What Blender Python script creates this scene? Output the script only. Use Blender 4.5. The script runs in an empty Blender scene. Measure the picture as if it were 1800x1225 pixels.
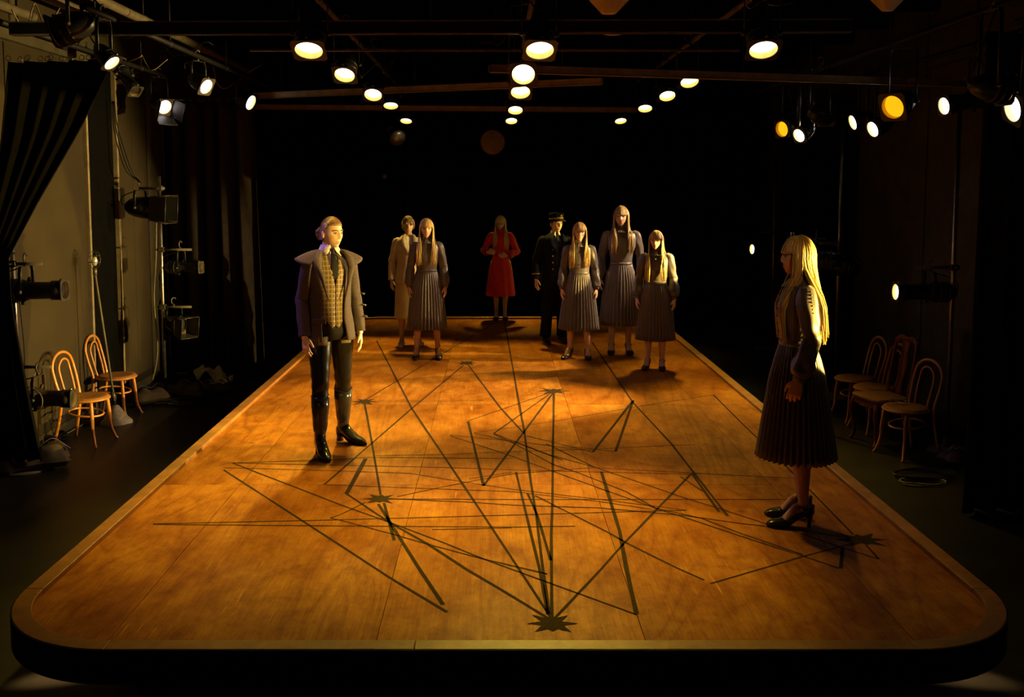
import bpy, math, random
import numpy as np
from mathutils import Vector, Matrix, Quaternion, Euler

random.seed(7)
rng = np.random.default_rng(7)
scene = bpy.context.scene
COL = scene.collection
PI = math.pi
R = math.radians

# ------------------------------------------------------------------ camera, world, exposure
F = 1720.0            # focal length in pixels of the 1800 x 1225 frame
PX, PY = 869.0, 475.0  # principal point (the photograph is a shifted crop)
PITCH = math.atan(150.0 / F)
CAMZ = 2.56
TOP = 0.50            # height of the platform's deck
camd = bpy.data.cameras.new('camera')
cam = bpy.data.objects.new('camera', camd)
COL.objects.link(cam)
cam.location = (0, 0, CAMZ)
cam.rotation_euler = (PI / 2 - PITCH, 0, 0)
camd.sensor_width = 36
camd.lens = 36 * F / 1800
camd.shift_x = (900 - PX) / 1800
camd.shift_y = -(612.5 - PY) / 1800
camd.clip_start = 0.05
camd.clip_end = 100
scene.camera = cam

scene.view_settings.view_transform = 'Standard'
scene.view_settings.look = 'None'
scene.view_settings.exposure = 0.0
scene.view_settings.gamma = 1.0
scene.view_settings.use_curve_mapping = False
scene.cycles.use_denoising = True
scene.cycles.sample_clamp_indirect = 4.0
scene.cycles.max_bounces = 6
w = bpy.data.worlds.new('world')
scene.world = w
w.use_nodes = True
w.node_tree.nodes['Background'].inputs[0].default_value = (0.9, 0.7, 0.45, 1)
w.node_tree.nodes['Background'].inputs[1].default_value = 0.0012

AMBER = (1.0, 0.65, 0.075)
WARM = (1.0, 0.70, 0.36)
GOLD = (1.0, 0.70, 0.16)
COOL = (0.74, 0.58, 1.0)
# watts of every lamp family, tuned in one place
E_PAR = [600, 610, 520, 390, 210]
E_SIDE = 3000
E_WASH = 1000
E_FRONT_FILL = 215

_c, _s = math.cos(PITCH), math.sin(PITCH)


def ray(px, py):
    u, v = (px - PX) / F, (PY - py) / F
    return Vector((u, _c + v * _s, -_s + v * _c))


def G(px, py, z=TOP):
    """the point of the horizontal plane at height z seen at a pixel of the photograph"""
    d = ray(px, py)
    t = (z - CAMZ) / d.z
    return Vector((d.x * t, d.y * t, z))


def D(px, py, y):
    """the point seen at a pixel, y metres away"""
    d = ray(px, py)
    t = y / d.y
    return Vector((d.x * t, y, CAMZ + d.z * t))


# ------------------------------------------------------------------ materials
MATS = {}


def _new(name):
    m = bpy.data.materials.new(name)
    m.use_nodes = True
    nt = m.node_tree
    return m, nt, nt.nodes['Principled BSDF']


def N(nt, typ, **kw):
    n = nt.nodes.new(typ)
    for k, v in kw.items():
        if k.startswith('i_'):
            n.inputs[k[2:].replace('_', ' ')].default_value = v
        else:
            setattr(n, k, v)
    return n


def ramp(nt, fac, stops):
    r = nt.nodes.new('ShaderNodeValToRGB')
    el = r.color_ramp.elements
    while len(el) < len(stops):
        el.new(0.5)
    for e, (p, c) in zip(el, stops):
        e.position = p
        e.color = c if len(c) == 4 else (*c, 1)
    nt.links.new(fac, r.inputs[0])
    return r


def mix(nt, a, b, fac, mode='MIX'):
    m = nt.nodes.new('ShaderNodeMix')
    m.data_type = 'RGBA'
    m.blend_type = mode
    for i, x in ((0, fac), (6, a), (7, b)):
        if hasattr(x, 'links') or hasattr(x, 'is_linked'):
            nt.links.new(x, m.inputs[i])
        elif i == 0:
            m.inputs[0].default_value = x
        else:
            m.inputs[i].default_value = x if len(x) == 4 else (*x, 1)
    return m.outputs[2]


def coords(nt, scale=(1, 1, 1), rot=(0, 0, 0), offset=None):
    tc = nt.nodes.new('ShaderNodeTexCoord')
    mp = nt.nodes.new('ShaderNodeMapping')
    mp.inputs['Scale'].default_value = scale
    mp.inputs['Rotation'].default_value = rot
    nt.links.new(tc.outputs['Object'], mp.inputs['Vector'])
    if offset is not None:
        nt.links.new(offset, mp.inputs['Location'])
    return mp.outputs[0]


def noise(nt, vec, scale=5, detail=4, rough=0.6, dist=0.0):
    n = N(nt, 'ShaderNodeTexNoise', i_Scale=scale, i_Detail=detail, i_Roughness=rough, i_Distortion=dist)
    nt.links.new(vec, n.inputs['Vector'])
    return n.outputs['Fac']


def bump(nt, bsdf, height, strength=0.3, dist=0.01):
    b = N(nt, 'ShaderNodeBump', i_Strength=strength, i_Distance=dist)
    nt.links.new(height, b.inputs['Height'])
    nt.links.new(b.outputs[0], bsdf.inputs['Normal'])


def M(name, col, rough=0.6, metal=0.0, var=0.25, vscale=8, bmp=0.0, bscale=120, sheen=0.0, spec=0.2, coat=0.0,
      stretch=(1, 1, 1), aniso=0.0):
    if name in MATS:
        return MATS[name]
    m, nt, b = _new(name)
    v = coords(nt, stretch)
    f = noise(nt, v, vscale, 5)
    c = tuple(col)
    lo = tuple(x * (1 - var) for x in c)
    hi = tuple(min(1, x * (1 + var)) for x in c)
    r = ramp(nt, f, [(0.3, lo), (0.7, hi)])
    nt.links.new(r.outputs[0], b.inputs['Base Color'])
    b.inputs['Roughness'].default_value = rough
    b.inputs['Metallic'].default_value = metal
    b.inputs['Specular IOR Level'].default_value = spec
    b.inputs['Sheen Weight'].default_value = sheen
    b.inputs['Coat Weight'].default_value = coat
    if aniso:
        b.inputs['Anisotropic'].default_value = aniso
    if bmp:
        f2 = noise(nt, coords(nt, stretch), bscale, 3)
        bump(nt, b, f2, bmp, 0.004)
    MATS[name] = m
    return m


def M_emit(name, col, strength):
    if name in MATS:
        return MATS[name]
    m, nt, b = _new(name)
    b.inputs['Base Color'].default_value = (0.8, 0.8, 0.8, 1)
    b.inputs['Emission Color'].default_value = (*col, 1)
    b.inputs['Emission Strength'].default_value = strength
    # the lens ribs: real variation of a pressed-glass lens
    f = noise(nt, coords(nt, (1, 1, 1)), 30, 2)
    r = ramp(nt, f, [(0.2, tuple(x * 0.85 for x in col)), (0.8, col)])
    nt.links.new(r.outputs[0], b.inputs['Emission Color'])
    MATS[name] = m
    return m


def wood_panel_mat():
    m, nt, b = _new('plywood')
    oi = nt.nodes.new('ShaderNodeObjectInfo')
    mul = N(nt, 'ShaderNodeVectorMath', operation='SCALE')
    mul.inputs[0].default_value = (37.0, 91.0, 13.0)
    nt.links.new(oi.outputs['Random'], mul.inputs['Scale'])
    off = mul.outputs[0]
    # cathedral grain: contour lines of a stretched noise
    v = coords(nt, (1.0, 0.22, 1.0), offset=off)
    base = noise(nt, v, 1.15, 2.5, 0.55, 0.9)
    k = N(nt, 'ShaderNodeMath', operation='MULTIPLY')
    k.inputs[1].default_value = 22.0
    nt.links.new(base, k.inputs[0])
    fr = N(nt, 'ShaderNodeMath', operation='PINGPONG')
    fr.inputs[1].default_value = 1.0
    nt.links.new(k.outputs[0], fr.inputs[0])
    fine = noise(nt, coords(nt, (30.0, 1.1, 1.0), offset=off), 3.0, 6, 0.75)
    patch = noise(nt, coords(nt, (1.0, 0.7, 1.0), offset=off), 1.25, 7, 0.68, 0.3)
    blot = noise(nt, coords(nt, (3.0, 2.2, 1.0), offset=off), 2.3, 6, 0.75, 0.4)
    cA = ramp(nt, fr.outputs[0], [(0.0, (0.375, 0.135, 0.013)), (0.3, (0.45, 0.175, 0.019)), (1.0, (0.50, 0.205, 0.025))])
    cB = ramp(nt, fine, [(0.36, (0.66, 0.58, 0.48)), (0.56, (1, 1, 1)), (0.68, (1.12, 1.18, 1.25))])
    c1 = mix(nt, cA.outputs[0], cB.outputs[0], 0.7, 'MULTIPLY')
    cC = ramp(nt, patch, [(0.30, (0.55, 0.42, 0.30)), (0.48, (0.92, 0.86, 0.8)), (0.60, (1.06, 1.06, 1.1)), (0.72, (1.28, 1.48, 1.7))])
    c2 = mix(nt, c1, cC.outputs[0], 0.9, 'MULTIPLY')
    cD = ramp(nt, blot, [(0.42, (1, 1, 1)), (0.60, (0.76, 0.66, 0.55)), (0.72, (0.52, 0.40, 0.3))])
    c3 = mix(nt, c2, cD.outputs[0], 0.75, 'MULTIPLY')
    mot = noise(nt, coords(nt, (1.0, 0.55, 1.0), offset=off), 9.0, 7, 0.72, 0.2)
    cE = ramp(nt, mot, [(0.36, (0.66, 0.55, 0.42)), (0.5, (0.98, 0.96, 0.94)), (0.64, (1.22, 1.36, 1.6))])
    c3 = mix(nt, c3, cE.outputs[0], 0.55, 'MULTIPLY')
    tone = N(nt, 'ShaderNodeMapRange')
    tone.inputs['To Min'].default_value = 0.92
    tone.inputs['To Max'].default_value = 1.04
    wn = N(nt, 'ShaderNodeTexWhiteNoise', noise_dimensions='1D')
    nt.links.new(oi.outputs['Random'], wn.inputs['W'])
    nt.links.new(wn.outputs['Value'], tone.inputs['Value'])
    tc3 = N(nt, 'ShaderNodeVectorMath', operation='SCALE')
    nt.links.new(c3, tc3.inputs[0]); nt.links.new(tone.outputs[0], tc3.inputs['Scale'])
    c3 = tc3.outputs[0]
    # pale scuffs along the walking direction
    sc = noise(nt, coords(nt, (55.0, 2.4, 1.0), (0, 0, 0.35), offset=off), 1.2, 2, 0.4)
    scm = ramp(nt, sc, [(0.725, (0, 0, 0)), (0.80, (0.55, 0.55, 0.55))])
    c4 = mix(nt, c3, (0.74, 0.42, 0.09), scm.outputs[0])
    fm = N(nt, 'ShaderNodeMath', operation='MULTIPLY')
    # knots
    vo = N(nt, 'ShaderNodeTexVoronoi', i_Scale=1.35)
    nt.links.new(coords(nt, (1.0, 0.9, 1.0), offset=off), vo.inputs['Vector'])
    kn = ramp(nt, vo.outputs['Distance'], [(0.0, (1, 1, 1)), (0.035, (0.9, 0.9, 0.9)), (0.06, (0, 0, 0))])
    c5 = mix(nt, c4, (0.16, 0.06, 0.015), kn.outputs[0])
    nt.links.new(c5, b.inputs['Base Color'])
    rr = ramp(nt, patch, [(0.3, (0.34,) * 3), (0.7, (0.52,) * 3)])
    nt.links.new(rr.outputs[0], b.inputs['Roughness'])
    b.inputs['Specular IOR Level'].default_value = 0.07
    bump(nt, b, fine, 0.2, 0.004)
    MATS['plywood'] = m
    return m


def edge_wood_mat():
    m, nt, b = _new('edge_wood')
    f = noise(nt, coords(nt, (6, 6, 6)), 1.3, 6, 0.7, 0.5)
    r = ramp(nt, f, [(0.3, (0.20, 0.075, 0.010)), (0.55, (0.32, 0.125, 0.016)), (0.75, (0.42, 0.18, 0.03))])
    nt.links.new(r.outputs[0], b.inputs['Base Color'])
    b.inputs['Roughness'].default_value = 0.5
    bump(nt, b, f, 0.15, 0.004)
    MATS['edge_wood'] = m
    return m


def plaid_mat():
    m, nt, b = _new('plaid_wool')
    tc = nt.nodes.new('ShaderNodeTexCoord')
    sp = nt.nodes.new('ShaderNodeSeparateXYZ')
    nt.links.new(tc.outputs['Object'], sp.inputs[0])

    def stripes(sock, period, width):
        a = N(nt, 'ShaderNodeMath', operation='MULTIPLY')
        a.inputs[1].default_value = 1.0 / period
        nt.links.new(sock, a.inputs[0])
        f = N(nt, 'ShaderNodeMath', operation='FRACT')
        nt.links.new(a.outputs[0], f.inputs[0])
        l = N(nt, 'ShaderNodeMath', operation='LESS_THAN')
        l.inputs[1].default_value = width
        nt.links.new(f.outputs[0], l.inputs[0])
        return l.outputs[0]
    c = (0.10, 0.068, 0.032, 1)
    c1 = mix(nt, c, (0.27, 0.19, 0.09), stripes(sp.outputs[0], 0.026, 0.26))
    c2 = mix(nt, c1, (0.27, 0.19, 0.09), stripes(sp.outputs[2], 0.034, 0.22))
    nt.links.new(c2, b.inputs['Base Color'])
    b.inputs['Roughness'].default_value = 0.85
    bump(nt, b, noise(nt, coords(nt), 400, 2), 0.2, 0.002)
    MATS['plaid_wool'] = m
    return m


def attr_mat(name, attr, rough, spec=0.4, sss=0.0, streak=None, aniso=0.0, sheen=0.0):
    m, nt, b = _new(name)
    a = N(nt, 'ShaderNodeAttribute', attribute_name=attr)
    c = a.outputs['Color']
    if streak:
        f = noise(nt, coords(nt, streak), 1.0, 3, 0.6)
        r = ramp(nt, f, [(0.3, (0.62, 0.60, 0.55)), (0.7, (1.12, 1.12, 1.1))])
        c = mix(nt, c, r.outputs[0], 1.0, 'MULTIPLY')
        bump(nt, b, f, 0.3, 0.004)
    nt.links.new(c, b.inputs['Base Color'])
    b.inputs['Roughness'].default_value = rough
    b.inputs['Specular IOR Level'].default_value = spec
    b.inputs['Sheen Weight'].default_value = sheen
    b.inputs['Anisotropic'].default_value = aniso
    if sss:
        b.inputs['Subsurface Weight'].default_value = sss
        b.inputs['Subsurface Radius'].default_value = (0.02, 0.008, 0.004)
    MATS[name] = m
    return m


wood_panel_mat(); edge_wood_mat(); plaid_mat()
attr_mat('skin', 'tint', 0.5, 0.35)
attr_mat('hair_fibre', 'tint', 0.42, 0.5, streak=(140, 140, 5))
M('black_paint', (0.010, 0.009, 0.008), 0.55, var=0.3, vscale=14)
M('deck_paint', (0.028, 0.026, 0.020), 0.45, var=0.5, vscale=2.5, bmp=0.05, bscale=30)
M('fascia_black', (0.004, 0.0035, 0.003), 0.8)
M('chalk_black', (0.040, 0.025, 0.009), 0.9, spec=0.08, var=0.45, vscale=60)
M('floor_paint', (0.0135, 0.0105, 0.0055), 0.40, spec=0.35, var=0.45, vscale=3.0, bmp=0.06, bscale=25)
M('wall_olive', (0.030, 0.0205, 0.0075), 0.75, var=0.16, vscale=2.2, bmp=0.08, bscale=160)
M('wall_dark', (0.055, 0.046, 0.022), 0.8, var=0.3, vscale=4)
M('wall_black', (0.0026, 0.0024, 0.002), 0.9, spec=0.05)
M('trim_grey', (0.22, 0.17, 0.09), 0.6)
M('velour_black', (0.0055, 0.005, 0.005), 0.95, spec=0.03, var=0.2)
M('velour_grey', (0.046, 0.036, 0.021), 0.95, spec=0.05, var=0.25, bmp=0.2, bscale=300)
M('velour_dark', (0.0062, 0.0052, 0.0038), 0.95, spec=0.03, var=0.2, bmp=0.2, bscale=300)
M('steel', (0.42, 0.38, 0.32), 0.38, 1.0, var=0.3, vscale=20)
M('strut_steel', (0.34, 0.27, 0.15), 0.5, 0.3, var=0.25, vscale=10)
M('pipe_paint', (0.13, 0.105, 0.06), 0.6, 0.1, var=0.3)
M('lamp_black', (0.012, 0.011, 0.010), 0.42, spec=0.5, var=0.3, vscale=20)
M('lamp_brown', (0.07, 0.05, 0.028), 0.5, 0.2, var=0.3, vscale=20)
M('frame_metal', (0.10, 0.085, 0.06), 0.45, 0.6, var=0.3)
M('cable_black', (0.012, 0.011, 0.010), 0.5)
M('cable_tan', (0.22, 0.17, 0.09), 0.55)
M('brass_ring', (0.55, 0.38, 0.14), 0.4, 0.4)
M('glass_dark', (0.03, 0.03, 0.03), 0.12, spec=0.8)
M('bentwood', (0.50, 0.19, 0.032), 0.33, spec=0.4, var=0.25, vscale=6, stretch=(4, 4, 1), coat=0.3)
M('cane_seat', (0.27, 0.115, 0.025), 0.6, var=0.3, vscale=40, bmp=0.2, bscale=220)
M('red_wood', (0.16, 0.035, 0.018), 0.35, var=0.3, stretch=(5, 5, 1), coat=0.3)
M('sandbag_cloth', (0.085, 0.062, 0.030), 0.9, var=0.3, vscale=12, bmp=0.4, bscale=200)
M('purple_strap', (0.16, 0.13, 0.26), 0.8)
M('plaster', (0.40, 0.33, 0.22), 0.85, var=0.3, vscale=20, bmp=0.5, bscale=60)
M('white_cloth', (0.70, 0.62, 0.48), 0.9, var=0.15, bmp=0.2)
M('grey_satin', (0.092, 0.072, 0.074), 0.40, spec=0.45, var=0.18, vscale=10, sheen=0.15, bmp=0.05, bscale=350)
M('red_wool', (0.50, 0.018, 0.016), 0.75, var=0.2, sheen=0.2, bmp=0.15, bscale=300)
M('cream_wool', (0.44, 0.35, 0.20), 0.85, var=0.12, sheen=0.15, bmp=0.25, bscale=260)
M('navy_wool', (0.007, 0.007, 0.0105), 0.85, spec=0.08, var=0.2, bmp=0.15, bscale=300)
M('brown_tweed', (0.066, 0.048, 0.044), 0.9, spec=0.1, var=0.35, vscale=140, bmp=0.35, bscale=260)
M('shirt_cotton', (0.66, 0.58, 0.50), 0.8, var=0.08)
M('black_cloth', (0.010, 0.009, 0.010), 0.75)
M('black_leather', (0.008, 0.007, 0.006), 0.28, var=0.3, vscale=30, bmp=0.12, bscale=90, coat=0.2)
M('shoe_leather', (0.020, 0.017, 0.015), 0.22, var=0.2, coat=0.4)
M('cream_leather', (0.50, 0.40, 0.26), 0.4)
M('gold_braid', (0.65, 0.44, 0.10), 0.3, 0.9, var=0.15)
M('khaki_patch', (0.15, 0.12, 0.055), 0.8, bmp=0.3, bscale=200)
M('eye_white', (0.40, 0.36, 0.32), 0.25, var=0.03)
M('eye_iris', (0.05, 0.035, 0.025), 0.15)
M('button_dark', (0.085, 0.078, 0.08), 0.25, spec=0.7)
M('disc_paint', (0.62, 0.50, 0.30), 0.7, var=0.2)
M('silver', (0.75, 0.72, 0.68), 0.35, 0.6)
M('dry_grass', (0.34, 0.25, 0.10), 0.7, var=0.3)
M('pink_ribbon', (0.40, 0.24, 0.30), 0.7)
EM_WARM = M_emit('lens_warm', (1.0, 0.80, 0.42), 5)
EM_AMBER = M_emit('lens_amber', (1.0, 0.46, 0.004), 1.25)
EM_COOL = M_emit('lens_cool', (0.93, 0.88, 1.0), 6)
EM_SIDE = M_emit('lens_side', (1.0, 0.86, 0.55), 7)


# ------------------------------------------------------------------ mesh building
class MB:
    def __init__(self):
        self.v, self.f, self.mi, self.tint = [], [], [], []
        self.cur = None

    def add(self, vs, fs, mi=0):
        o = len(self.v)
        self.v.extend([tuple(p) for p in vs])
        self.f.extend([tuple(i + o for i in q) for q in fs])
        self.mi.extend([mi] * len(fs))
        if self.cur is not None:
            self.tint.extend([self.cur] * len(vs))

    def box(self, c, s, rot=None, mi=0):
        hx, hy, hz = s[0] / 2, s[1] / 2, s[2] / 2
        vs = [Vector((x, y, z)) for x in (-hx, hx) for y in (-hy, hy) for z in (-hz, hz)]
        if rot is not None:
            vs = [rot @ p for p in vs]
        vs = [p + Vector(c) for p in vs]
        self.add(vs, [(0, 1, 3, 2), (4, 6, 7, 5), (0, 4, 5, 1), (2, 3, 7, 6), (0, 2, 6, 4), (1, 5, 7, 3)], mi)

    def tube(self, pts, rad, n=8, caps=True, ref=(1, 0, 0), closed=False, mi=0, disp=None):
        pts = [Vector(p) for p in pts]
        k = len(pts)
        if not isinstance(rad, (list, tuple)) or (len(rad) == 2 and k != 2 and not isinstance(rad[0], (list, tuple))):
            rad = [rad] * k
        nrm = Vector(ref)
        vs = []
        for i, p in enumerate(pts):
            if closed:
                t = pts[(i + 1) % k] - pts[i - 1]
            else:
                t = pts[min(i + 1, k - 1)] - pts[max(i - 1, 0)]
            t.normalize()
            nrm = nrm - t * nrm.dot(t)
            if nrm.length < 1e-4:
                nrm = t.orthogonal()
            nrm.normalize()
            bi = t.cross(nrm)
            r = rad[i]
            a, b = (r, r) if not isinstance(r, (list, tuple)) else r
            for j in range(n):
                th = 2 * PI * j / n
                q = 1.0 if disp is None else disp(i / (k - 1), th)
                vs.append(p + nrm * (a * math.cos(th) * q) + bi * (b * math.sin(th) * q))
        fs = []
        m = k if closed else k - 1
        for i in range(m):
            for j in range(n):
                a0, a1 = i * n + j, i * n + (j + 1) % n
                b0, b1 = ((i + 1) % k) * n + j, ((i + 1) % k) * n + (j + 1) % n
                fs.append((a0, a1, b1, b0))
        if caps and not closed:
            fs.append(tuple(reversed(range(n))))
            fs.append(tuple(range((k - 1) * n, k * n)))
        self.add(vs, fs, mi)

    def lathe(self, prof, n=24, mat=None, mi=0, close=False):
        """profile of (radius, z) turned about local Z"""
        vs = []
        for r, z in prof:
            for j in range(n):
                th = 2 * PI * j / n
                vs.append(Vector((r * math.cos(th), r * math.sin(th), z)))
        fs = []
        for i in range(len(prof) - 1):
            for j in range(n):
                fs.append((i * n + j, i * n + (j + 1) % n, (i + 1) * n + (j + 1) % n, (i + 1) * n + j))
        if prof[0][0] > 1e-6 and not close:
            pass
        if mat is not None:
            vs = [mat @ p for p in vs]
        self.add(vs, fs, mi)

    def ellipsoid(self, c, r, n=12, m=8, rot=None, mi=0):
        vs, fs = [], []
        for i in range(m + 1):
            ph = PI * i / m
            for j in range(n):
                th = 2 * PI * j / n
                p = Vector((r[0] * math.sin(ph) * math.cos(th), r[1] * math.sin(ph) * math.sin(th), r[2] * math.cos(ph)))
                if rot is not None:
                    p = rot @ p
                vs.append(p + Vector(c))
        for i in range(m):
            for j in range(n):
                fs.append((i * n + j, (i + 1) * n + j, (i + 1) * n + (j + 1) % n, i * n + (j + 1) % n))
        self.add(vs, fs, mi)

    def prism(self, poly, z0, z1, mi=0):
        n = len(poly)
        vs = [(x, y, z0) for x, y in poly] + [(x, y, z1) for x, y in poly]
        fs = [tuple(reversed(range(n))), tuple(range(n, 2 * n))]
        fs += [(i, (i + 1) % n, n + (i + 1) % n, n + i) for i in range(n)]
        self.add(vs, fs, mi)

    def grid(self, rows, wrap=False, mi=0):
        n = len(rows[0])
        vs = [p for r in rows for p in r]
        fs = []
        for i in range(len(rows) - 1):
            for j in range(n if wrap else n - 1):
                fs.append((i * n + j, i * n + (j + 1) % n, (i + 1) * n + (j + 1) % n, (i + 1) * n + j))
        self.add(vs, fs, mi)

    def build(self, name, mats, parent=None, smooth=True, bevel=0.0, solid=0.0, sub=0):
        me = bpy.data.meshes.new(name)
        me.from_pydata(self.v, [], self.f)
        if not isinstance(mats, (list, tuple)):
            mats = [mats]
        for m in mats:
            me.materials.append(MATS[m] if isinstance(m, str) else m)
        if len(mats) > 1:
            me.polygons.foreach_set('material_index', self.mi)
        me.polygons.foreach_set('use_smooth', [smooth] * len(self.f))
        if self.tint:
            a = me.color_attributes.new('tint', 'FLOAT_COLOR', 'POINT')
            a.data.foreach_set('color', np.array([(*c, 1.0) for c in self.tint], dtype=np.float32).ravel())
        me.update()
        o = bpy.data.objects.new(name, me)
        COL.objects.link(o)
        if parent is not None:
            o.parent = parent
        if solid:
            s = o.modifiers.new('thickness', 'SOLIDIFY')
            s.thickness = solid
            s.offset = 0
        if sub:
            s = o.modifiers.new('round', 'SUBSURF')
            s.levels = s.render_levels = sub
        if bevel:
            s = o.modifiers.new('bevel', 'BEVEL')
            s.width = bevel
            s.segments = 2
            s.limit_method = 'ANGLE'
        return o


def tag(o, label, cat, group=None, kind=None):
    o['label'] = label
    o['category'] = cat
    if group:
        o['group'] = group
    if kind:
        o['kind'] = kind
    return o


def thing(name, label, cat, loc=(0, 0, 0), rotz=0.0, group=None):
    o = bpy.data.objects.new(name, None)
    COL.objects.link(o)
    o.empty_display_size = 0.1
    o.location = loc
    o.rotation_euler = (0, 0, rotz)
    return tag(o, label, cat, group)


def struct(name, mb, mat, parent=None, **kw):
    o = mb.build(name, mat, parent, smooth=False, **kw)
    if parent is None:
        o['kind'] = 'structure'
    return o


def dup(root, loc, rotz, label, group=None):
    r = root.copy()
    COL.objects.link(r)
    r.location = loc
    r.rotation_euler = (0, 0, rotz)
    r['label'] = label
    if group:
        r['group'] = group
    for ch in list(root.children):
        c = ch.copy(); COL.objects.link(c); c.parent = r
        for g in ch.children:
            d = g.copy(); COL.objects.link(d); d.parent = c
    return r


def arc(c, r, a0, a1, n=8):
    return [(c[0] + r * math.cos(a0 + (a1 - a0) * i / n), c[1] + r * math.sin(a0 + (a1 - a0) * i / n)) for i in range(n + 1)]


def lerp(a, b, t):
    return Vector(a) * (1 - t) + Vector(b) * t


def spline(pts, n=8):
    """Catmull-Rom through the points"""
    P = [Vector(p) for p in pts]
    P = [P[0] * 2 - P[1]] + P + [P[-1] * 2 - P[-2]]
    out = []
    for i in range(1, len(P) - 2):
        for k in range(n):
            t = k / n
            a, b, c, d = P[i - 1], P[i], P[i + 1], P[i + 2]
            out.append(0.5 * ((2 * b) + (c - a) * t + (2 * a - 5 * b + 4 * c - d) * t * t + (3 * b - a - 3 * c + d) * t ** 3))
    out.append(P[-2])
    return out

# ------------------------------------------------------------------ the setting
XL, XR, YB, ZC = -4.5, 4.95, 18.3, 4.75
mb = MB(); mb.box(((XL + XR) / 2, 7.6, -0.05), (XR - XL + 0.4, 21.6, 0.1)); struct('floor', mb, 'floor_paint')
mb = MB(); mb.box((XL - 0.1, 7.6, ZC / 2), (0.2, 21.6, ZC)); wl = struct('wall_left', mb, 'wall_dark')
mb = MB(); mb.box((XR + 0.1, 7.6, ZC / 2), (0.2, 21.6, ZC)); wr = struct('wall_right', mb, 'wall_dark')
mb = MB(); mb.box(((XL + XR) / 2, YB + 0.1, ZC / 2), (XR - XL + 0.4, 0.2, ZC)); struct('wall_back', mb, 'wall_black')
mb = MB(); mb.box(((XL + XR) / 2, 7.6, ZC + 0.05), (XR - XL + 0.4, 21.6, 0.1)); ce = struct('ceiling', mb, 'wall_black')
# boarded panels of the left wall, joints between them
for y0, y1, m in ((5.2, 7.38, 'wall_olive'), (7.4, 9.05, 'wall_olive'), (9.07, 10.72, 'wall_olive'), (10.82, 11.56, 'wall_black'),
                  (11.68, 12.16, 'wall_olive'), (12.17, 12.66, 'wall_olive'), (12.70, 13.3, 'wall_dark')):
    mb = MB(); mb.box((XL + 0.0125, (y0 + y1) / 2, 1.94), (0.025, y1 - y0, 3.86))
    struct('wall_panel', mb, m, wl, bevel=0.003)
for y in (10.77, 11.62):
    mb = MB(); mb.box((XL + 0.03, y, 1.95), (0.06, 0.045, 3.9)); struct('batten', mb, 'trim_grey', wl, bevel=0.006)
mb = MB(); mb.box((XL + 0.04, 9.2, 3.93), (0.08, 8.2, 0.10)); struct('ledger', mb, 'wall_dark', wl, bevel=0.006)
for y in (5.9, 7.2, 8.6, 10.0):
    mb = MB(); mb.box((XL + 0.012, y, 4.36), (0.024, 1.27, 0.74)); struct('wall_panel', mb, 'wall_olive', wl, bevel=0.003)
for y0, y1 in ((8.0, 9.7), (9.73, 11.2), (11.23, 12.9)):
    mb = MB(); mb.box((XR - 0.0125, (y0 + y1) / 2, 1.94), (0.025, y1 - y0, 3.86))
    struct('wall_panel', mb, 'wall_dark', wr, bevel=0.003)
mb = MB(); mb.box((XL + 0.03, 9.5, 0.05), (0.03, 7.6, 0.10)); struct('baseboard_left', mb, 'wall_dark', bevel=0.004)
# ceiling joists across the room
for y in np.arange(4.6, 18, 1.3):
    mb = MB(); mb.box(((XL + XR) / 2, y, 4.62), (XR - XL, 0.09, 0.26)); struct('joist', mb, 'wall_black', ce)

# ------------------------------------------------------------------ the table-like platform
RIM = 0.027      # the edge boards stand proud of the deck
X0, X1 = -2.37, 2.51
Y0 = G(869, 1141, TOP + RIM).y
Y1 = G(869, 556.5, TOP + RIM).y
RC = 0.65
RW = 0.089


def rounded(x0, x1, y0, y1, r, n=14):
    p = arc((x0 + r, y0 + r), r, PI, 1.5 * PI, n) + arc((x1 - r, y0 + r), r, 1.5 * PI, 2 * PI, n)
    p += arc((x1 - r, y1 - r), r, 0, PI / 2, n) + arc((x0 + r, y1 - r), r, PI / 2, PI, n)
    return p


stage = thing('stage_platform', 'huge round-cornered wooden table-top platform with black star lines, filling the room', 'stage',
              ((X0 + X1) / 2, (Y0 + Y1) / 2, 0))
SX, SY = stage.location.x, stage.location.y
loc = lambda p: (p[0] - SX, p[1] - SY)
mb = MB(); mb.prism([loc(p) for p in rounded(X0 + 0.004, X1 - 0.004, Y0 + 0.004, Y1 - 0.004, RC)], 0.372, 0.478)
mb.build('fascia', 'fascia_black', stage, smooth=False, bevel=0.004)
OUT = [V3 for V3 in [Vector((*loc(p), 0)) for p in rounded(X0 - 0.003, X1 + 0.003, Y0 - 0.003, Y1 + 0.003, RC + 0.003, 20)]]
mb = MB(); mb.grid([[p + Vector((0, 0, h)) for p in OUT] for h in (0.368, TOP + RIM - 0.0035)], wrap=True)
mb.build('skirting_band', 'fascia_black', stage, smooth=False, solid=0.005)
mb = MB(); mb.prism([loc(p) for p in rounded(X0 + 0.45, X1 - 0.45, Y0 + 0.45, Y1 - 0.45, 0.2)], 0.27, 0.372)
mb.build('underframe', 'fascia_black', stage, smooth=False)
for x in (X0 + 0.62, SX, X1 - 0.62):
    for y in np.linspace(Y0 + 0.7, Y1 - 0.7, 6):
        mb = MB(); mb.box((x - SX, y - SY, 0.186), (0.14, 0.14, 0.372)); mb.build('leg', 'fascia_black', stage, smooth=False, bevel=0.004)
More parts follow.
